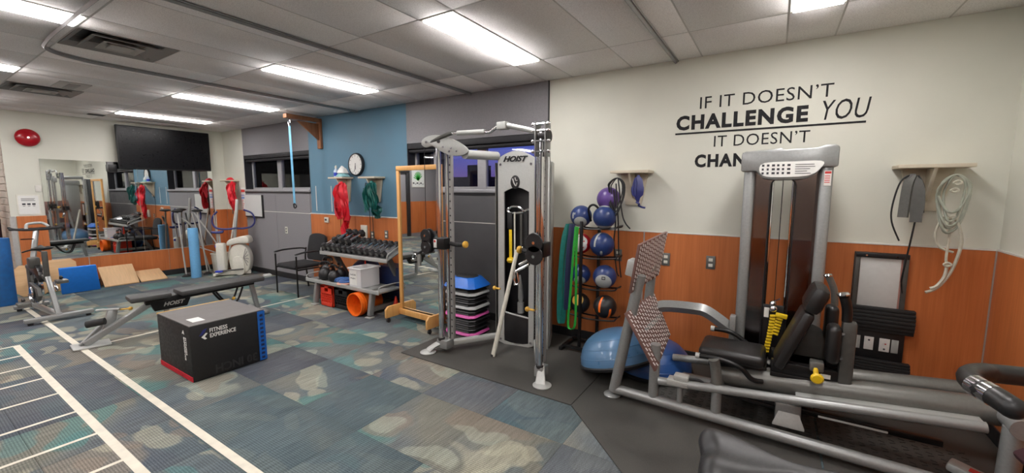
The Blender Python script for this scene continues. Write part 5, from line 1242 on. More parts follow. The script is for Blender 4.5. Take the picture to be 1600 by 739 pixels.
g = G(); g.box(tx1-.047, tx1-.013, ty0-.005, ty0-.003, 1.71, 1.725); [g.box(tx1-.047, tx1-.018, ty0-.005, ty0-.003, 1.65+.014*i, 1.655+.014*i) for i in range(4)]; part('label_print', g, 'redink', lb)
# selector with yellow links
g = G(); g.sph((.03, 3.40, .80), .022, 12, 8); g.sph((.035, 3.40, .765), .026, 12, 8); g.cyl((.04, 3.4, .82), (.07, 3.38, .845), .004, n=6); P_('selector_head', g, 'chrome')
g = G(); g.box(-.03, .10, 3.43, 3.46, .67, .78, .004); P_('selector_box', g, 'black_plastic')
g = G(); g.box(-.02, .01, 3.424, 3.43, .69, .76); P_('selector_label', g, 'paper')
for k in range(13):
    g = G(); z = .715-.022*k; x = .035-.0013*k*(1+k*.05); g.obox(V((x, 3.39, z)), (.035, .022, .016), Euler((0, R(-5+4*(k % 2)), 0)), .003); P_('yellow_link', g, 'yellow')
for k in range(6):
    g = G(); z = .70-.022*k; x = .075-.004*k; g.obox(V((x, 3.39, z)), (.04, .022, .016), Euler((0, R(12), 0)), .003); P_('yellow_link', g, 'yellow')
g = G(); g.obox(V((.085, 3.385, .725)), (.07, .03, .03), Euler((0, R(8), 0)), .005); P_('yellow_link', g, 'yellow')
g = G(); g.cyl((.02, 3.39, .43), (.02, 3.39, .36), .006, n=8); g.cyl((.02, 3.37, .345), (.02, 3.34, .345), .028, n=16); P_('pulley_bolt', g, 'chrome')
# main tubes
tb('main_tube', [(-.275, 3.13, .315), (1.06, 3.10, .445)], .072, 'gunmetal', 20)
tb('main_tube', [(-.275, 3.40, .30), (1.08, 3.40, .43)], .055, 'gunmetal', 18)
tb('end_tube', [(1.075, 2.88, .455), (1.085, 3.5, .445)], .05, 'silver', 20)
for y in (2.93,):
    tb('rear_post', [(1.06, y, .44), (1.055, y, .04)], .042, 'silver', 16)
    g = G(); g.lathe([(0, 0), (.062, 0), (.066, .01), (.05, .022), (0, .024)], (1.055, y, .0105), None, 20); P_('foot_pad', g)
tb('tube_bracket', [(-.285, 2.98, .47), (-.27, 2.99, .40), (-.255, 2.98, .28)], .034, 'gunmetal', 12)
g = G(); g.box(-.30, -.22, 2.97, 3.45, .25, .30, .01); P_('cross_bar', g, 'gunmetal')
g = G(); g.hexa([(.18, 2.965, .325), (.97, 2.955, .412), (.97, 3.04, .412), (.18, 3.05, .325), (.18, 2.965, .337), (.97, 2.955, .424), (.97, 3.04, .424), (.18, 3.05, .337)], .003); P_('rail_flange', g, 'silver_lt')
# lower carriage under the rails
g = G(); g.box(.08, .22, 3.05, 3.3, .12, .24, .01); P_('carriage', g, 'silver'); g = G(); g.hexa([(.07, 3.02, .10), (.24, 3.02, .10), (.22, 3.06, .10), (.09, 3.06, .10), (.07, 3.02, .115), (.24, 3.02, .115), (.20, 3.06, .21), (.11, 3.06, .21)]); P_('carriage_lip', g, 'silver_lt')
g = G(); g.box(-.5, .9, 3.2, 3.24, .13, .165, .004); P_('centre_rail', g, 'black_metal')
g = G(); g.bar((-.4, 3.05, .23), (.2, 3.1, .17), .02, .025, .003); P_('push_rod', g, 'black_metal')
g = G(); g.box(.3, .62, 3.0, 3.01, .225, .237, .003); P_('cover_strip', g, 'silver_lt')
# seat
g = G(); g.box(-.392, .01, 3.04, 3.36, .43, .515, .035, 4); P_('seat', g, 'vinyl', label='black padded seat')
g = G(); g.box(-.33, .02, 3.1, 3.3, .37, .432, .01); P_('seat_bracket', g, 'black_metal')
tb('seat_handle', [(-.375, 3.0, .465), (-.25, 3.0, .468), (-.13, 3.0, .44), (-.06, 3.02, .37), (-.0, 3.05, .355)], .016, 'black_metal')
g = G(); g.cyl((-.40, 3.0, .464), (-.375, 3.0, .465), .021, n=12); P_('handle_cap', g, 'silver_lt')
tb('seat_handle', [(-.33, 3.38, .555), (-.22, 3.38, .55), (-.13, 3.38, .50), (-.08, 3.37, .46)], .016, 'black_metal')
g = G(); g.cyl((-.355, 3.38, .556), (-.33, 3.38, .555), .021, n=12); P_('handle_cap', g, 'silver_lt')
g = G(); g.box(.04, .44, 3.08, 3.14, .425, .50, .006); P_('slide_beam', g, 'black_metal')
g = G(); g.box(.04, .44, 3.3, 3.36, .425, .50, .006); P_('slide_beam', g, 'black_metal')
g = G(); g.box(.04, .44, 3.07, 3.37, .40, .428, .004); P_('slide_plate', g, 'black_metal')
# backrest slab
a, b = V((.075, 3.17, .46)), V((.265, 3.17, .965)); d = (b-a).normalized()
def pad(nm, a, b, w, th, m='vinyl', bev=.03): 
    a = V(a); b = V(b); g = G(); g.bar(a, b, w, th, bev, upv=(1, 0, 0) if abs((b-a).normalized().x) < .9 else (0, 0, 1)); return P_(nm, g, m)
pad('backrest', a, a+(b-a)*.78, .28, .07); pad('head_pad', a+(b-a)*.76, b+d*.05, .28, .095, 'vinyl', .04)
g = G(); g.prism([(.12, .44), (.34, .44), (.36, .62), (.30, .70), (.24, .72)], .02, Matrix.Translation((0, 3.32, 0)) @ Matrix.Rotation(R(90), 4, 'X'), .004); P_('back_gusset', g, 'darkgrey')
for x, z in ((.235, .70), (.215, .66)):
    g = G(); g.cyl((x, 3.30, z), (x, 3.29, z), .008, n=8); P_('bolt', g, 'chrome')
g = G(); g.box(.24, .31, 3.02, 3.09, .50, .56, .008); P_('pin_housing', g, 'gunmetal')
g = G(); g.cyl((.27, 3.03, .52), (.275, 3.0, .47), .014, n=10); g.lathe([(0, 0), (.03, 0), (.034, .01), (.024, .024), (0, .026)], (.277, 2.99, .475), Matrix.Rotation(R(90), 3, 'X'), 16); P_('yellow_knob', g, 'yellow', label='round yellow pull knob')
g = G(); g.box(.30, .35, 3.072, 3.078, .45, .475); P_('small_label', g, 'paper')
# shoulder posts, pads, handles
g = G(); g.prism([(.385, 3.07), (.455, 3.07), (.455, 3.14), (.385, 3.14)], .42, Matrix.Translation((0, 0, .40)), .012); P_('shoulder_post', g, 'darkgrey')
tb('handle_grip', [(.405, 3.1, .82), (.40, 3.09, .90), (.375, 3.05, .985)], .026, 'vinyl')
g = G(); g.lathe([(0, 0), (.03, 0), (.033, .008), (.026, .018), (0, .02)], (.372, 3.045, .985), Matrix.Rotation(R(-12), 3, 'Y'), 16); P_('handle_cap', g, 'chrome')
tb('handle_grip', [(.37, 3.36, .85), (.36, 3.36, .95), (.325, 3.35, 1.04)], .02, 'gunmetal')
g = G(); g.lathe([(0, 0), (.024, 0), (.026, .008), (.02, .016), (0, .018)], (.323, 3.35, 1.04), Matrix.Rotation(R(-12), 3, 'Y'), 16); P_('handle_cap', g, 'chrome')
for y0, y1, z0, z1 in ((3.03, 3.17, .555, .79), (3.22, 3.34, .64, .87)):
    g = G(); g.box(.315, .385, y0, y1, z0, z1, .03, 3); P_('shoulder_pad', g, 'vinyl')
for z in (.75, .6):
    g = G(); g.cyl((.388, 3.065, z), (.388, 3.055, z), .01, n=8); P_('bolt', g, 'chrome')
g = G(); g.cyl((.34, 3.2, .53), (.42, 3.2, .53), .04, n=16); P_('pad_roller', g, 'black_rubber')
# ------------------------------------------------------------------ foreground exercise bike (saddle) 
t = thing('exercise_bike', 'exercise bike whose black saddle fills the bottom edge of the view', 'exercise bike', (.05, 1.1, 0))
def saddle(t, C, hd, L, W, H, m='saddle_black', nm='saddle'):
    """soft saddle: nose along +u, two rear lobes"""
    g = G(); bm = g.bm; nu, nv = 22, 18; rows_ = []
    cu_, su_ = math.cos(hd), math.sin(hd)
    for i in range(nu+1):
        s = i/nu
        w = W*(.30+.70*(1/(1+math.exp((s-.42)*13))))*math.sin(min(1, (s+.03)*9)*PI/2)**.6*math.sqrt(max(.02, 1-((s-.9)/.1)**2 if s > .9 else 1))
        row = []
        for j in range(nv):
            a = 2*PI*j/nv; yy = math.cos(a)*w/2; lobe = (abs(math.cos(a))**1.2)
            hh = H*(.52+.3*(1-s))*math.sin(min(1, (s+.03)*9)*PI/2)**.5
            zz = (math.sin(a) if math.sin(a) > 0 else math.sin(a)*.75)*hh*(.75)
            groove = -H*.34*math.exp(-(math.cos(a)*2.6)**2)*(1-s)**1.2 if math.sin(a) > 0 else 0
            xx = s*L - (.10*L*(lobe) if s < .5 else 0)*(1-s/.5)
            row.append(bm.verts.new((C[0]+xx*cu_-yy*su_, C[1]+xx*su_+yy*cu_, C[2]+zz+groove-.012*math.sin(s*PI)+.03*(s-.5)*0)))
        rows_.append(row)
    fs = []
    for A, B in zip(rows_, rows_[1:]):
        for j in range(nv): fs.append(bm.faces.new((A[j], A[(j+1) % nv], B[(j+1) % nv], B[j])))
    fs += [bm.faces.new(rows_[0][::-1]), bm.faces.new(rows_[-1])]; g._mark(fs)
    return part(nm, g, m, t, mod=1, sharp=180)
saddle(t, (-.10, 1.06, .945), R(8), .30, .235, .10)
g = G(); g.cyl((.03, 1.085, .5), (.02, 1.085, .90), .02, n=12); part('seat_post', g, 'chrome', t)
g = G(); g.bar((-.1, 1.06, .04), (.75, 1.2, .04), .09, .06, .01); part('frame_beam', g, 'darkgrey', t)
g = G(); g.bar((.03, 1.085, .06), (.03, 1.085, .52), .06, .06, .01); part('frame_post', g, 'darkgrey', t)
for x, y in ((-.1, 1.06), (.75, 1.2)):
    g = G(); g.bar((x, y-.25, .03), (x, y+.25, .03), .06, .05, .01); part('stabiliser', g, 'darkgrey', t)
# ------------------------------------------------------------------ machine at the right edge
t = thing('recumbent_trainer', 'cardio machine at the right edge with a bent black handlebar', 'exercise machine', (1.0, 2.0, 0))
g = G(); g.tube([(.640, 1.80, .95), (.618, 1.84, .96), (.597, 1.89, .963), (.592, 1.95, .965), (.61, 2.01, .965), (.65, 2.06, .963), (.70, 2.10, .955), (.85, 2.15, .95), (1.0, 2.2, .94), (1.1, 2.22, .92)], .033, 14, 5); part('handlebar', g, 'vinyl', t, label='bent black padded handlebar')
g = G(); g.sph((.640, 1.80, .95), .0335, 14, 10); part('end_cap', g, 'black_plastic', t)
for s in (0, 1):
    a = V((.617-.015*s, 1.842+.038*s, .960+.002*s)); b = a+V((-.012, .030, .002)); g = G(); g.cyl(a, b, .0345, n=18); part('pulse_sensor', g, 'chrome', t)
g = G(); g.bar((1.1, 2.2, .98), (1.12, 2.2, .1), .08, .08, .02); part('mast', g, 'darkgrey', t)
g = G(); g.bar((1.12, 1.7, .05), (1.12, 2.7, .05), .08, .07, .02); part('floor_beam', g, 'darkgrey', t)
g = G(); g.obox(V((.88, 2.18, .74)), (.2, .1, .04), Euler((0, R(35), R(20))), .012); part('console', g, 'copper', t) if False else None
g = G(); g.obox(V((.86, 2.05, .70)), (.17, .16, .04), Euler((R(20), R(-38), R(10))), .012); part('console', g, 'jacket', t)
g = G(); g.obox(V((.848, 2.04, .722)), (.04, .14, .006), Euler((R(20), R(-38), R(10))), .002); part('console_strip', g, 'vent_lt', t)
g = G(); g.obox(V((.80, 1.86, .55)), (.26, .12, .14), Euler((R(8), R(-22), R(15))), .02); part('footrest_cover', g, 'black_plastic', t)
g = G(); g.obox(V((.79, 1.855, .625)), (.25, .02, .01), Euler((R(8), R(-22), R(15))), .003); part('cover_edge', g, 'silver_lt', t)
g = G(); g.obox(V((.99, 3.14, .05)), (.16, .1, .05), Euler((0, R(8), R(-25))), .015); one('stabiliser_foot', g, 'silver_lt', 'pale plastic foot with a red mark on the mat behind the leg press end post', 'foot', (.99, 3.14, .01))
g = G(); g.obox(V((1.01, 3.11, .077)), (.05, .04, .004), Euler((0, R(8), R(-25)))); part('red_mark', g, 'redink', bpy.data.objects['stabiliser_foot'])
# ------------------------------------------------------------------ wooden framed standing mirror
ox, oy, rz = -3.86, 3.49, R(-3)
t = thing('standing_mirror', 'tall mirror in a honey coloured wooden frame on casters', 'mirror', (ox, oy, 0), rz)
def L_(nm, g, m, par=None): return part(nm, g, m, par or t, world=False)
wm, z0, z1, th = .74, .10, 1.88, .045
g = G(); g.box(0, .05, -.02, .02, z0, z1, .004); L_('side_post', g, 'pine')
g = G(); g.box(wm-.05, wm, -.02, .02, z0, z1, .004); L_('side_post', g, 'pine')
g = G(); g.box(0.0, wm, -.022, .022, z1-.055, z1+.0, .004); L_('top_rail', g, 'pine')
g = G(); g.box(.0, wm+.02, -.05, -.022, .075, .145, .004); L_('bottom_rail', g, 'pine')
g = G(); g.box(.048, wm-.048, -.006, .0, .11, z1-.05); L_('mirror_pane', g, 'mirror')
g = G(); g.box(.03, wm-.03, .004, .015, .11, z1-.05); L_('back_panel', g, 'oak_dark')
for x in (.0, wm-.03):
    g = G(); g.prism([(p.x, p.y) for p in smooth([(-.24, .06, 0), (-.24, .16, 0), (-.2, .2, 0), (.2, .2, 0), (.24, .16, 0), (.24, .06, 0)], 1)], .03, Matrix(((0, 0, 1, x-.015), (1, 0, 0, 0), (0, 1, 0, 0), (0, 0, 0, 1))), .005); f_ = L_('foot', g, 'pine')
    for y in (-.2, .2):
        g = G(); g.cyl((x-.005, y, .027), (x+.015, y, .027), .025, n=14); g.box(x-.008, x+.018, y-.012, y+.012, .03, .06); L_('caster', g, 'black_rubber', f_)
# ------------------------------------------------------------------ dumbbell rack
t = thing('dumbbell_rack', 'two tier grey storage rack full of dumbbells against the wood panel', 'rack', (-4.8, 3.5, 0))
def P_(nm, g, m='silver', **k): return part(nm, g, m, t, **k)
for x in (-5.36, -4.2):
    g = G(); g.bar((x, 3.29, .03), (x-.0, 3.34, .335), .05, .07, .008); P_('front_leg', g, 'silver')
    g = G(); g.bar((x, 3.97, .03), (x, 3.60, .72), .05, .07, .008); P_('rear_leg', g, 'gunmetal')
    g = G(); g.bar((x, 3.32, .10), (x, 3.95, .10), .045, .06, .008); P_('base_bar', g, 'gunmetal')
    for y in (3.28, 3.97):
        g = G(); g.box(x-.05, x+.05, y-.04, y+.04, .001, .016, .004); P_('foot_plate', g, 'silver_lt')
    g = G(); g.bar((x, 3.34, .33), (x, 3.82, .34), .045, .05, .006); P_('shelf_bar', g, 'gunmetal')
g = G(); g.box(-5.56, -4.02, 3.29, 3.66, .325, .345, .004); P_('lower_shelf', g, 'silver')
g = G(); g.box(-5.56, -4.02, 3.278, 3.292, .315, .365, .004); P_('shelf_lip', g, 'silver_lt')
g = G(); a = R(14)
g.hexa([(-5.50, 3.49, .685), (-4.10, 3.49, .685), (-4.10, 3.83, .825), (-5.50, 3.83, .825), (-5.50, 3.49, .70), (-4.10, 3.49, .70), (-4.10, 3.83, .84), (-5.50, 3.83, .84)], .004); P_('upper_shelf', g, 'silver')
g = G(); g.box(-5.51, -4.09, 3.478, 3.492, .675, .725, .004); P_('shelf_lip', g, 'silver_lt')
for x, y0, y1, z0_, z1_ in ((-4.10, 3.50, 3.82, .71, .835), (-5.50, 3.50, 3.82, .71, .835)):
    g = G(); g.tube([(x, y0, z0_), (x, y0+.01, z0_+.07), (x, (y0+y1)/2, (z0_+z1_)/2+.08), (x, y1-.01, z1_+.07), (x, y1, z1_)], .007, 6); P_('end_guard', g, 'silver_lt')
for x in (-4.03, -5.55):
    g = G(); g.tube([(x, 3.30, .345), (x, 3.32, .41), (x, 3.62, .41), (x, 3.65, .345)], .007, 6, 4); P_('end_guard', g, 'silver_lt')
# dumbbells
proto = None; random.seed(3)
def dumbbell(r, L):
    tt = thing('dumbbell', '', 'dumbbell', (0, 0, 0), 0, 'black hex dumbbells on the upper tier')
    for s in (-1, 1):
        g = G(); y = s*L/2; w = r*.95
        g.lathe([(0, -w/2), (r*.8, -w/2), (r, -w/2+.01), (r, w/2-.01), (r*.8, w/2), (0, w/2)], (0, y, 0), Matrix.Rotation(R(90), 3, 'X'), 6)
        h = part('head', g, 'ball_black', tt, world=False, sharp=20)
        g = G(); g.cyl((0, y+s*w*.5, 0), (0, y+s*(w*.5+.002), 0), r*.45, n=10); part('face_disc', g, 'gunmetal', h, world=False)
    g = G(); g.sweep([(0, -L/2, 0), (0, -L/6, 0), (0, 0, 0), (0, L/6, 0), (0, L/2, 0)], [.018, .019, .022, .019, .018], 10); part('handle', g, 'chrome', tt, world=False)
    return tt
def put(o, loc, rot): o.location = loc; o.rotation_euler = rot
N = 12; base = {}
ords = ['leftmost dumbbell on the upper tier, nearest the black chair', 'second dumbbell from the left on the upper tier', 'third dumbbell from the left on the upper tier', 'fourth dumbbell from the left on the upper tier', 'fifth dumbbell from the left on the upper tier', 'sixth dumbbell from the left on the upper tier', 'sixth dumbbell from the right on the upper tier', 'fifth dumbbell from the right on the upper tier', 'fourth dumbbell from the right on the upper tier', 'third dumbbell from the right on the upper tier', 'second dumbbell from the right on the upper tier', 'rightmost dumbbell on the upper tier, next to the standing mirror']
def rot_at(): return (R(12), 0, 0)
for i in range(N):
    k = min(i//4, 2); r = (.062, .058, .054)[k]; 
    if k not in base: o = dumbbell(r, (.26, .255, .25)[k]); base[k] = o
    else: o = clone(base[k], (0, 0, 0))
    o['label'] = ords[i]; x = -5.42+i*.112
    put(o, (x, 3.65-r*.3, .775+r*.87+.006), (R(22), 0, R(rnd()*4-2)))
for i, (x, lab) in enumerate(((-5.29, 'dumbbell stacked on top of the second and third ones at the left'), (-5.15, 'dumbbell stacked on top behind the third and fourth ones'), (-5.01, 'right one of the dumbbells stacked on top at the left'))):
    o = clone(base[1], (0, 0, 0), 0, lab); put(o, (x+.03, 3.69, .93), (R(22), 0, 0))
# kettlebells
def kettlebell(c, r, label, a=0):
    tt = thing('kettlebell', label, 'kettlebell', (c[0], c[1], c[2]), a, 'kettlebells on the lower shelf')
    g = G(); g.lathe([(0, 0), (r*.6, 0), (r*.92, r*.35), (r, r*.8), (r*.9, r*1.3), (r*.6, r*1.7), (r*.3, r*1.85), (0, r*1.88)], (0, 0, 0), None, 22); part('bell', g, 'ball_black', tt, world=False)
    g = G(); g.tube([(-r*.55, 0, r*1.55), (-r*.72, 0, r*2.2), (-r*.45, 0, r*2.75), (r*.45, 0, r*2.75), (r*.72, 0, r*2.2), (r*.55, 0, r*1.55)], r*.17, 10); hn = part('handle', g, 'black_metal', tt, world=False)
    g = G(); g.sweep([(-r*.72, 0, r*2.05), (-r*.70, 0, r*2.35)], r*.19, 10); part('colour_band', g, 'copper', hn, world=False)
    g = G(); g.sweep([(r*.72, 0, r*2.05), (r*.70, 0, r*2.35)], r*.19, 10); part('colour_band', g, 'copper', hn, world=False)
kettlebell((-5.42, 3.54, .346), .10, 'rear kettlebell at the left end of the lower shelf', R(20))
kettlebell((-5.26, 3.39, .346), .09, 'front left kettlebell with copper coloured bands', R(40))
kettlebell((-5.16, 3.56, .346), .08, 'kettlebell nearest the chair back in the cluster, on its right rear', R(-10))
kettlebell((-5.06, 3.39, .346), .08, 'smallest kettlebell at the right of the cluster', R(10))
# lower shelf items
g = G()
for k in range(4): g.tube([(-4.99+.05*k, 3.36, .37), (-4.96+.05*k, 3.42+.02*k, .395), (-4.92+.04*k, 3.5, .37), (-4.98+.05*k, 3.46, .365)], .02, 8, 4, True)
o = one('blue_tubing', g, 'gelblue', 'coil of steel blue rubber tubing right of the kettlebells', 'tubing', (-4.9, 3.42, .346)); o['kind'] = 'stuff'
g = G(); g.lathe([(0, 0), (.10, 0), (.105, .008), (.1, .018), (0, .018)], (-4.80, 3.37, .3465), None, 22); one('foam_disc', g, 'pinkpale', 'flat pale peach disc lying on the lower shelf', 'disc', (-4.80, 3.37, .346))
g = G(); g.lathe([(0, 0), (.09, 0), (.095, .007), (.09, .014), (0, .014)], (-4.82, 3.40, .366), Euler((R(0), R(0), 0)).to_matrix(), 22); one('foam_disc', g, 'gelblue', 'blue grey disc resting on the peach one', 'disc', (-4.82, 3.40, .366))
def cone(c, r, h, label):
    t2 = thing('marker_cone', label, 'cone', c)
    g = G(); g.lathe([(0, .012), (r*.72, .012), (r*.12, h), (0, h)], c, None, 18); part('body', g, 'red_orange', t2)
    g = G(); g.box(c[0]-r, c[0]+r, c[1]-r, c[1]+r, c[2], c[2]+.014, .004); part('base', g, 'red_orange', t2)
cone((-4.71, 3.50, .346), .055, .2, 'red orange cone standing left of the white bin')
cone((-4.685, 3.62, .346), .05, .30, 'red orange cone behind the white bin, its tip showing')
# white bin
t = thing('storage_bin', 'open frosted white plastic bin with handwritten label on the lower shelf', 'bin', (-4.42, 3.45, .346), R(0))
def bin_(t, x0, x1, y0, y1, z0, z1, m):
    w = .006; f = .02
    for nm, b in (('front_wall', (x0, x1, y0, y0+w, z0, z1)), ('back_wall', (x0, x1, y1-w, y1, z0, z1)), ('side_wall', (x0, x0+w, y0, y1, z0, z1)), ('side_wall', (x1-w, x1, y0, y1, z0, z1)), ('bottom', (x0, x1, y0, y1, z0, z0+w))):
        g = G(); g.box(*b, .002, 1); part(nm, g, m, t)
    g = G(); q = .014
    for b in ((x0-q, x1+q, y0-q, y0), (x0-q, x1+q, y1, y1+q), (x0-q, x0, y0, y1), (x1, x1+q, y0, y1)): g.box(*b, z1-.02, z1+.002, .003, 1)
    part('rim', g, m, t)
bx0, bx1, by0, by1, bz0, bz1 = -4.62, -4.38, 3.31, 3.60, .347, .60
bin_(t, bx0, bx1, by0, by1, bz0, bz1, 'bin')
g = G(); g.box(bx0+.03, bx1-.03, by0+.02, by1-.03, bz0+.01, bz0+.12, .02); part('contents', g, 'white_cloth', t)
g = G(); g.box(bx0+.012, bx0+.16, by0-.0025, by0-.0, bz0+.03, bz1-.035); part('paper_label', g, 'paper', t)
text('label_writing', 'Small balls', 'ink', t, (bx0+.03, by0-.003, bz0+.155), (1, 0, 0), (0, 0, 1), .11, .024, .0006)
text('label_writing', 'Weights', 'ink', t, (bx0+.03, by0-.003, bz0+.105), (1, 0, 0), (0, 0, 1), .10, .022, .0006)
# navy things behind
bosu_c = (-5.0, 3.80, .01)
t = thing('navy_half_ball', 'navy balance dome standing on edge behind the lower shelf', 'balance trainer', (-4.86, 3.82, 0)); rt_ = Matrix.Rotation(R(78), 3, 'X') @ Matrix.Rotation(0, 3, 'Z')
g = G(); g.lathe([(0, .2)]+[(.30*math.cos(a)**.85, .2*math.sin(a)) for a in [PI/2*k/12 for k in range(12)]][::-1]+[(.3, -.02), (0, -.02)], (-4.95, 3.83, .32), rt_, 32); part('dome', g, 'navy_vinyl', t)
g = G(); g.lathe([(.28, 0), (.31, .005), (.31, -.025), (.28, -.03)], (-4.95, 3.83, .32), rt_, 32); part('rim', g, 'gelblue', t)
g = G(); g.box(-4.22, -3.92, 3.70, 3.98, .20, .56, .03, 3); one('folded_mat', g, 'navy_vinyl', 'folded navy vinyl mat standing at the right behind the rack', 'mat', (-4.07, 3.84, .2)) if False else None
t = thing('folded_mat', 'folded navy vinyl mat stacked upright behind the rack at right', 'mat', (-4.15, 3.75, 0))
for k in range(4):
    g = G(); g.box(-4.52, -3.98, 3.70+.065*k, 3.76+.065*k, .115 if False else .14, .58, .02, 3); part('fold', g, 'navy_vinyl', t)
# crates
def crate(name, x0, x1, y0, y1, z0, z1, m, label):
    t2 = thing(name, label, 'crate', ((x0+x1)/2, (y0+y1)/2, z0), group='milk crates under the dumbbell rack')
    for nm, b in (('bottom', (x0, x1, y0, y1, z0, z0+.01)), ('back_wall', (x0, x1, y1-.008, y1, z0, z1)), ('side_wall', (x0, x0+.008, y0, y1, z0, z1)), ('side_wall', (x1-.008, x1, y0, y1, z0, z1))):
        g = G(); g.box(*b, .002, 1); part(nm, g, m, t2)
    g = G(); f = .02; h = z1-z0; w = x1-x0
    g.box(x0, x1, y0, y0+.01, z0, z0+h*.18, .002, 1); g.box(x0, x0+f, y0, y0+.01, z0, z1, .002, 1); g.box(x1-f, x1, y0, y0+.01, z0, z1, .002, 1)
    g.box(x0, x0+w*.36, y0, y0+.01, z1-h*.3, z1); g.box(x1-w*.36, x1, y0, y0+.01, z1-h*.3, z1); g.box(x0, x1, y0, y0+.01, z1-h*.1, z1, .002, 1); g.box(x0, x1, y0, y0+.01, z1-h*.38, z1-h*.28, .002, 1)
    part('front_frame', g, m, t2)
    g = G()
    for k in range(7):
        xx = x0+f+(w-2*f)*k/6; g.bar((min(xx+.0, x1-f), y0+.006, z0+h*.6), (min(max(xx+.05, x0+f), x1-f*.5), y0+.006, z0+h*.18), .008, .01)
    for zz in (.3, .42, .52): g.box(x0+f, x1-f, y0+.003, y0+.008, z0+h*zz, z0+h*zz+.007)
    part('lattice', g, m, t2)
crate('milk_crate', -5.27, -5.0, 3.31, 3.6, .001, .285, 'red_orange', 'red orange milk crate under the lower shelf')
crate('milk_crate', -4.99, -4.70, 3.33, 3.6, .001, .285, 'black_plastic', 'black milk crate between the red crate and the orange bucket')
# orange bucket lying
t = thing('orange_bucket', 'bright orange bucket lying on its side with its mouth to the room', 'bucket', (-4.45, 3.4, 0))
mtx = Matrix.Rotation(R(0), 3, 'Z') @ Matrix.Rotation(R(90), 3, 'X')
g = G(); g.lathe([(0, -.36), (.118, -.36), (.125, -.35), (.142, -.02), (.15, -.018), (.15, 0), (.138, 0), (.136, -.02), (.115, -.345), (0, -.345)], (-4.42, 3.22, .152), mtx, 32); part('body', g, 'orange', t)
for z in (-.05, -.085):
    g = G(); g.lathe([(.139, z-.005), (.15, z-.004), (.15, z+.004), (.139, z+.005)], (-4.42, 3.22, .152), mtx, 32); part('rib', g, 'orange', t)
g = G(); g.box(-4.28, -4.12, 3.68, 3.84, .002, .13, .02); one('red_block', g, 'red_orange', 'red foam block on the floor behind the right rack foot', 'block', (-4.2, 3.76, 0)) if False else cone((-4.1, 3.62, .001), .08, .22, 'red orange cone on the floor behind the right rack foot')
# ------------------------------------------------------------------ black chair
t = thing('visitor_chair', 'black fabric armchair with thin metal legs between grey wall and rack', 'chair', (-6.18, 3.62, 0), R(0))
def P_(nm, g, m='black_metal', **k): return part(nm, g, m, t, **k)
X0, X1, Y0, Y1 = -6.47, -5.90, 3.34, 3.86
g = G(); g.box(X0+.03, X1-.03, Y0+.0, Y1-.06, .415, .475, .028, 3); P_('seat', g, 'fabric_black')
g = G(); pts_ = [(-.235, .0), (-.225, .30), (-.17, .375), (-.05, .40), (.05, .40), (.17, .375), (.225, .30), (.235, .0), (.1, -.03), (-.1, -.03)]
P = smooth([(x, y, 0) for x, y in pts_], 3, True)
g.prism([(p.x, p.y) for p in P], .045, Matrix.Translation((-6.185, 3.87, .50)) @ Matrix.Rotation(R(82), 4, 'X'), .012, 3); P_('backrest', g, 'fabric_black')
for x in (X0, X1):
    g = G(); g.tube([(x, Y0+.01, .005), (x, Y0+.01, .62)], .012, 8); P_('front_leg', g)
    g = G(); g.tube([(x, Y1, .005), (x, Y1-.03, .45), (x, Y1-.01, .66)], .012, 8); P_('rear_leg', g)
    g = G(); g.sweep(smooth([(x, Y0-.0, .645), (x, Y0+.15, .665), (x, Y1-.12, .66), (x, Y1-.02, .64)], 4), [.02]+[.026]*11+[.02], 10, flat=.5); P_('armrest', g, 'black_plastic')
    g = G(); g.bar((x, Y0+.01, .41), (x, Y1-.03, .41), .016, .02, .003); P_('side_rail', g)
g = G(); g.bar((X0, Y0+.06, .405), (X1, Y0+.06, .405), .016, .016); P_('seat_rail', g)
# ------------------------------------------------------------------ black plyometric box
bx = (-4.67, -3.98, 1.335, 1.93); bh = .48
t = thing('plyometric_box', 'black soft jump box with red and blue hook strips on the carpet', 'exercise box', (-4.33, 1.63, 0))
g = G(); g.box(*bx, .001, bh, .012, 2); P_ = part('body', g, 'box_side', t)
g = G(); g.box(bx[0]+.004, bx[1]-.004, bx[2]+.004, bx[3]-.004, bh-.002, bh+.005, .002, 1); part('top_face', g, 'box_top', t)
g = G(); g.box(bx[0]-.002, bx[0]+.012, bx[2]+.002, bx[3]-.002, bh-.006, bh+.008, .003); part('yellow_edge', g, 'yellow_dull', t, label='yellow piping along the left top edge')
g = G(); g.box(bx[0]+.01, bx[1]-.005, bx[2]-.004, bx[2]+.002, .008, .05); part('red_strip', g, 'velcro_red', t, label='red strip along the bottom edge')
for k in range(22):
    g = G(); x = bx[0]+.02+.03*k; g.box(x, x+.018, bx[2]-.006, bx[2]-.003, .012, .046, .001, 1); part('strip_tab', g, 'velcro_red', t)
g = G(); g.box(bx[1]-.002, bx[1]+.004, bx[3]-.068, bx[3]-.004, .01, bh-.004); part('blue_strip', g, 'velcro_blue', t, label='blue strip up the right edge')
for k in range(11):
    g = G(); z = .025+.04*k; g.box(bx[1]+.003, bx[1]+.006, bx[3]-.05, bx[3]-.022, z, z+.022, .001, 1); part('strip_tab', g, 'navy_vinyl', t)
g = G(); g.box(-4.22, -4.08, 1.40, 1.49, bh+.005, bh+.0065); st_ = part('paper_sticker', g, 'paper', t)
ex = bx[1]+.0005
text('brand_lettering', 'FITNESS', 'paper', t, (ex, 1.478, .395), (0, 1, 0), (0, 0, 1), .135, .036, .0015, .02)
text('brand_lettering', 'EXPERIENCE', 'paper', t, (ex, 1.478, .35), (0, 1, 0), (0, 0, 1), .20, .036, .0015, .02)
mxx = Matrix(((0, 0, 1, ex), (1, 0, 0, 0), (0, 1, 0, 0), (0, 0, 0, 1)))
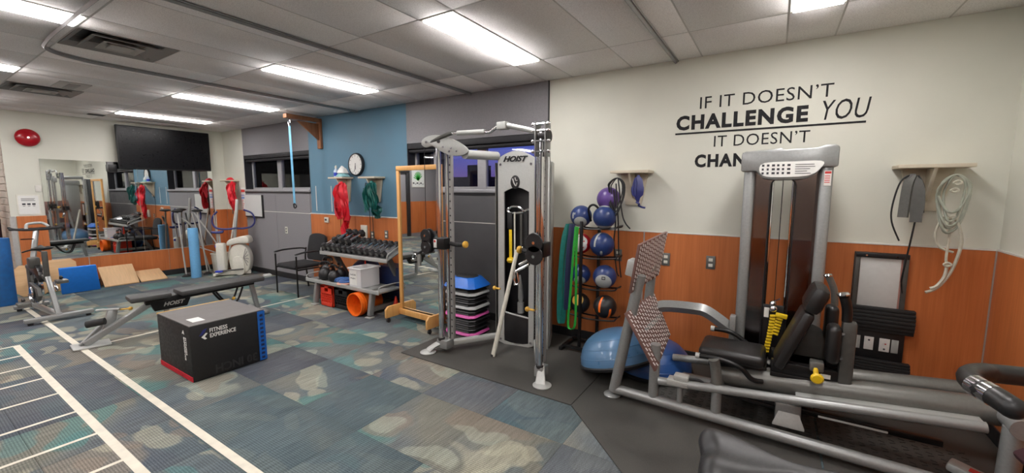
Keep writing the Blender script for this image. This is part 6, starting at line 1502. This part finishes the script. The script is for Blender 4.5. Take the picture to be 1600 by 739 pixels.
g = G(); g.prism([(1.40, .385), (1.43, .43), (1.46, .44), (1.445, .41), (1.42, .385)], .0015, mxx); part('logo_shape', g, 'blue_grip', t)
g = G(); g.prism([(1.415, .37), (1.45, .40), (1.462, .395), (1.44, .37), (1.455, .35), (1.44, .345)], .0015, mxx); part('logo_shape', g, 'paper', t)
text('embossed_number', '30 INCH', 'box_emboss', t, (ex, 1.84, .10), (0, -1, 0), (0, 0, -1), .34, .075, -.0015, .03)
text('brand_lettering', 'FITNESS', 'paper', t, (-4.075, bx[2]-.0005, .375), (0, 0, -1), (1, 0, 0), .15, .022, .0015, .02)
text('brand_lettering', 'EXPERIENCE', 'paper', t, (-4.105, bx[2]-.0005, .375), (0, 0, -1), (1, 0, 0), .20, .022, .0015, .02)
g = G(); g.prism([(-4.13, .40), (-4.10, .435), (-4.085, .40), (-4.1, .405)], .0015, Matrix.Translation((0, bx[2], 0)) @ Matrix.Rotation(R(90), 4, 'X')); part('logo_shape', g, 'paper', t)
# ------------------------------------------------------------------ weight bench
t = thing('weight_bench', 'grey framed bench with long charcoal pads behind the black box', 'bench', (-5.8, 1.8, 0))
def P_(nm, g, m='gunmetal', **k): return part(nm, g, m, t, **k)
g = G(); g.hexa([(-6.0, 1.0, .002), (-5.76, .98, .002), (-5.70, 1.25, .002), (-5.92, 1.28, .002), (-6.0, 1.0, .02), (-5.76, .98, .02), (-5.70, 1.25, .02), (-5.92, 1.28, .02)], .006); P_('foot_plate', g, 'silver_lt')
g = G(); g.bar((-5.84, 1.08, .03), (-5.74, 1.68, .40), .07, .06, .01); P_('front_strut', g, 'silver')
g = G(); g.bar((-5.86, 1.05, .02), (-5.90, 1.27, .22), .035, .035, .006); P_('brace', g, 'silver')
g = G(); g.hexa([(-5.86, 1.2, .10), (-5.81, 1.2, .10), (-5.83, 1.32, .16), (-5.88, 1.32, .16), (-5.90, 1.28, .33), (-5.85, 1.28, .33), (-5.85, 1.36, .33), (-5.90, 1.36, .33)], .004); P_('ankle_plate', g, 'silver')
g = G(); g.cyl((-5.98, 1.22, .33), (-5.80, 1.36, .34), .012, n=10); P_('ankle_bar', g, 'silver_lt')
g = G(); g.cyl((-5.80, 1.10, .24), (-5.72, 1.22, .26), .035, n=14); P_('ankle_roller', g, 'black_rubber')
g = G(); g.cyl((-5.82, 1.36, .33), (-5.76, 1.43, .335), .009, n=8); g.sph((-5.755, 1.435, .335), .02, 10, 8); P_('pop_pin', g, 'yellow_dull')
def slab(nm, c4, th, m='vinyl_grey'):
    g = G(); g.hexa([V(p)-V((0, 0, th)) for p in c4]+[V(p) for p in c4], .018); P_(nm, g, m)
slab('seat_pad', [(-5.88, 1.43, .465), (-5.60, 1.40, .465), (-5.58, 1.75, .465), (-5.80, 1.78, .465)], .055)
slab('back_pad', [(-5.85, 1.84, .46), (-5.57, 1.83, .46), (-5.54, 2.72, .475), (-5.80, 2.74, .475)], .055)
g = G(); g.bar((-5.74, 1.55, .37), (-5.70, 2.65, .40), .06, .06, .01); P_('spine', g, 'black_metal')
g = G(); g.prism([(0, 0), (.3, -.0), (.34, .09), (.12, .13), (-.04, .12)], .05, Matrix(((0, 0, 1, -5.75), (1, 0, 0, 1.62), (0, 1, 0, .26), (0, 0, 0, 1))), .006); P_('centre_bracket', g, 'black_metal')
text('brand_lettering', 'HOIST', 'vent_lt', t, (-5.70+.001, 1.70, .30), (0, 1, 0), (0, .05, 1), .2, .045, .002, .03, .3)
for x in (-5.78, -5.66):
    g = G(); g.tube([(x, 2.2, .37), (x, 2.3, .22), (x, 2.42, .20), (x, 2.5, .37)], .012, 8); P_('adjuster_link', g, 'black_metal')
g = G(); g.sph((-5.64, 2.38, .25), .02, 10, 8); P_('pop_pin', g, 'yellow_dull')
g = G(); g.bar((-5.70, 2.62, .38), (-5.70, 2.68, .05), .05, .05, .008); P_('rear_leg', g, 'silver')
g = G(); g.bar((-5.95, 2.68, .03), (-5.45, 2.68, .03), .06, .045, .01); P_('rear_foot', g, 'silver')
g = G(); g.bar((-5.74, 1.75, .05), (-5.70, 2.66, .05), .05, .05, .008); P_('floor_beam', g, 'silver')
g = G(); g.bar((-5.74, 1.72, .34), (-5.74, 1.76, .04), .05, .05, .008); P_('mid_leg', g, 'silver')
g = G(); g.bar((-5.70, 2.78, .455), (-5.68, 2.87, .46), .10, .035, .015); P_('end_handle', g, 'silver_lt')
# ------------------------------------------------------------------ spin bike
t = thing('spin_bike', 'grey spin bike with wide handlebar at the left near the blue roller', 'exercise bike', (-7.85, 1.15, 0))
def P_(nm, g, m='gunmetal', **k): return part(nm, g, m, t, **k)
for x, y0, y1 in ((-7.33, .88, 1.47), (-8.33, .93, 1.25)):
    g = G(); g.bar((x, y0, .055), (x, y1, .055), .07, .05, .01); P_('floor_bar', g, 'silver')
    for y in (y0+.05, y1-.05):
        g = G(); g.cyl((x, y, .001), (x, y, .032), .024, n=10); P_('levelling_foot', g, 'black_rubber')
g = G(); g.bar((-7.33, 1.17, .07), (-8.33, 1.1, .07), .06, .05, .01); P_('base_beam', g, 'silver')
g = G(); g.bar((-7.36, 1.17, .06), (-7.66, 1.15, .60), .05, .04, .01); P_('rear_strut', g, 'silver')
g = G(); g.bar((-8.30, 1.1, .07), (-8.22, 1.09, .62), .07, .04, .01); P_('front_strut', g)
g = G(); g.bar((-8.22, 1.09, .60), (-7.62, 1.15, .50), .06, .05, .01); P_('main_frame', g, 'darkgrey')
g = G(); g.prism([(p.x, p.y) for p in smooth([(-8.30, .40, 0), (-8.20, .62, 0), (-7.95, .66, 0), (-7.72, .58, 0), (-7.70, .44, 0), (-7.9, .50, 0), (-8.1, .52, 0)], 3, True)], .07, Matrix.Translation((0, 1.16, 0)) @ Matrix.Rotation(R(90), 4, 'X'), .012); P_('wheel_guard', g, 'black_metal')
g = G(); g.box(-8.0, -7.86, 1.05, 1.15, .60, .74, .02); P_('bottle_cage', g, 'darkgrey')
g = G(); g.bar((-7.62, 1.15, .45), (-7.60, 1.15, .84), .045, .05, .008); P_('seat_post', g, 'darkgrey')
g = G(); g.bar((-8.28, 1.12, .50), (-8.58, 1.25, 1.04), .05, .05, .008); P_('handlebar_post', g, 'silver')
g = G(); g.lathe([(0, -.012), (.10, -.012), (.12, -.02), (.225, -.02), (.235, 0), (.225, .02), (.12, .02), (.10, .012), (0, .012)], (-8.02, 1.12, .34), Matrix.Rotation(R(90), 3, 'X'), 36); fly = P_('flywheel', g, 'chrome')
for k in range(8):
    g = G(); a_ = k*PI/4; g.bar((-8.02+.09*math.cos(a_), 1.092, .34+.09*math.sin(a_)), (-8.02+.2*math.cos(a_), 1.092, .34+.2*math.sin(a_)), .02, .006); part('spoke', g, 'darkgrey', fly)
g = G(); g.prism([(-8.02, .28), (-7.62, .22), (-7.5, .30), (-7.55, .40), (-8.0, .42)], .04, Matrix.Translation((0, 1.08, 0)) @ Matrix.Rotation(R(90), 4, 'X'), .01); P_('chain_guard', g, 'darkgrey')
g = G(); g.lathe([(0, -.01), (.085, -.01), (.09, 0), (.085, .01), (0, .01)], (-7.72, 1.02, .31), Matrix.Rotation(R(90), 3, 'X'), 24); P_('crank_disc', g, 'chrome')
for s, y in ((1, 1.0), (-1, 1.24)):
    g = G(); g.bar((-7.72, y, .31), (-7.72+s*.14, y, .31-s*.09), .02, .025, .004); P_('crank_arm', g, 'chrome')
    g = G(); yy = y-s*.07; g.box(-7.72+s*.14-.07, -7.72+s*.14+.07, yy-.055, yy+.055, .31-s*.09-.022, .31-s*.09+.022, .008); P_('pedal', g, 'gunmetal')
    g = G(); g.tube([(-7.72+s*.14-.05, yy, .31-s*.09), (-7.72+s*.14-.03, yy, .37-s*.09), (-7.72+s*.14+.05, yy, .36-s*.09)], .012); P_('toe_cage', g, 'black_plastic')
saddle(t, (-7.68, 1.15, .87), R(175), .24, .2, .06, 'vinyl')
hz = 1.06
g = G(); g.tube([(-8.75, 1.03, hz+.02), (-8.70, 1.06, hz), (-8.6, 1.14, hz-.01), (-8.56, 1.25, hz-.01), (-8.6, 1.38, hz-.01), (-8.70, 1.5, hz), (-8.75, 1.54, hz+.02)], .016, 10); P_('handlebar', g, 'black_rubber')
g = G(); g.bar((-8.70, 1.02, hz-.005), (-8.70, 1.54, hz-.005), .035, .03, .012); P_('cross_handle', g, 'black_rubber')
g = G(); g.tube([(-8.64, 1.17, hz), (-8.66, 1.18, hz+.05), (-8.68, 1.22, hz+.07), (-8.68, 1.33, hz+.07), (-8.64, 1.38, hz+.02)], .018, 10); P_('aero_loop', g, 'silver_lt')
g = G(); g.bar((-8.48, 1.2, .93), (-8.40, 1.08, .94), .014, .014); P_('resistance_lever', g, 'black_metal')
g = G(); g.tube([(-8.45, 1.08, .76), (-8.40, 1.18, .79), (-8.26, 1.26, .75)], .01); P_('lever', g, 'black_metal')
# ------------------------------------------------------------------ white fan bike
t = thing('fan_bike', 'white upright fan bike with blue curved handles in the far corner', 'exercise bike', (-8.6, 3.6, 0))
def P_(nm, g, m='white_plastic', **k): return part(nm, g, m, t, **k)
mY = lambda y: Matrix.Translation((0, y, 0)) @ Matrix.Rotation(R(90), 4, 'X')
bodyp = smooth([(-8.66, .05, 0), (-8.74, .25, 0), (-8.72, .45, 0), (-8.62, .56, 0), (-8.45, .58, 0), (-8.32, .50, 0), (-8.26, .32, 0), (-8.30, .12, 0), (-8.40, .04, 0)], 3, True)
g = G(); g.prism([(p.x, p.y) for p in bodyp], .22, mY(3.72), .03, 3); P_('fan_housing', g)
g = G(); g.prism([(p.x+.02, p.y) for p in smooth([(-8.62, .03, 0), (-8.66, .3, 0), (-8.55, .36, 0), (-8.42, .3, 0), (-8.42, .03, 0)], 3, True)], .28, mY(3.74), .02, 3); P_('lower_housing', g)
g = G(); g.prism([(p.x, p.y) for p in smooth([(-8.74, .56, 0), (-8.72, .66, 0), (-8.5, .72, 0), (-8.3, .74, 0), (-8.24, .66, 0), (-8.28, .6, 0), (-8.5, .60, 0)], 3, True)], .26, mY(3.72), .03, 3); P_('top_shroud', g)
for k in range(6):
    g = G(); a_ = R(-50+22*k); g.bar((-8.40, 3.488, .33), (-8.40+.12*math.cos(a_), 3.488, .33+.2*math.sin(a_)), .01, .01); P_('vent_slit', g, 'vent')
g = G(); g.bar((-8.62, 3.6, .66), (-8.52, 3.66, 1.42), .06, .06, .012); P_('mast', g, 'silver_lt')
g = G(); g.tube([(-8.88, 3.44, 1.20), (-8.98, 3.42, 1.10), (-8.99, 3.42, .97), (-8.90, 3.44, .89), (-8.7, 3.5, .87), (-8.55, 3.56, .89)], .018, 10); P_('handle', g, 'blue_grip')
g = G(); g.tube([(-8.42, 3.72, 1.22), (-8.25, 3.76, 1.15), (-8.2, 3.76, 1.0), (-8.28, 3.74, .90), (-8.45, 3.68, .87), (-8.6, 3.6, .88)], .018, 10); P_('handle', g, 'blue_grip')
g = G(); g.cyl((-8.95, 3.42, 1.14), (-8.92, 3.5, .1), .014, n=8); P_('lever_arm', g, 'silver_lt')
saddle(t, (-8.78, 3.42, .83), R(200), .24, .2, .06, 'blue_grip')
g = G(); g.cyl((-8.85, 3.42, .45), (-8.87, 3.42, .80), .02, n=10); P_('seat_post', g, 'silver_lt')
g = G(); g.box(-8.95, -8.76, 3.36, 3.5, .10, .62, .03, 3); P_('seat_column', g)
g = G(); g.sph((-8.95, 3.4, .56), .025, 10, 8); P_('adjust_knob', g, 'blue_plastic')
g = G(); g.bar((-9.02, 3.42, .05), (-8.3, 3.62, .05), .10, .07, .02); P_('base_beam', g)
g = G(); g.bar((-8.98, 3.28, .04), (-8.98, 3.58, .04), .07, .05, .02); P_('stabiliser', g)
g = G(); g.box(-8.95, -8.80, 3.26, 3.36, .09, .12, .01); P_('pedal', g, 'blue_plastic')
g = G(); g.bar((-8.4, 3.46, .12), (-8.86, 3.32, .11), .02, .03, .006); P_('crank_arm', g, 'gunmetal')
t.location = (-8.52, 3.70, 0); t.rotation_euler = (0, 0, R(42)); t.scale = (.76, .76, 1)
# ------------------------------------------------------------------ behind the camera: what the standing mirror shows
t = thing('framed_picture', 'plant picture on the far wall, seen in the standing mirror', 'picture', (FARL, -2.8, 1.95))
g = G(); g.box(FARL, FARL+.02, -3.08, -2.54, 1.68, 2.32, .004); part('frame', g, 'white_trim', t)
g = G(); g.box(FARL+.02, FARL+.022, -3.06, -2.56, 1.70, 2.30); part('print', g, 'white_cloth', t)
for k in range(9):
    g = G(); a_ = R(20+16*k); g.bar((FARL+.024, -2.8, 1.93), (FARL+.024, -2.8+.2*math.cos(a_), 1.93+.3*math.sin(a_)), .03, .003, upv=(1, 0, 0)); part('leaf_print', g, 'green_band', t)
for k in range(6):
    g = G(); g.sph((FARL+.022, -3.0+.08*k, 1.80+.03*(k % 2)), .04, 10, 6, (.1, 1, .7)); part('pebble_print', g, 'ink' if k % 2 else 'ball_grey', t)
g = G(); g.box(FARL, FARL+.06, -2.42, -2.28, 0, 2.15, .006); struct('trim_11', g, 'black_base')
g = G(); g.box(FARL, FARL+.06, -2.42, -1.2, 2.15, 2.25, .006); struct('trim_12', g, 'black_base')
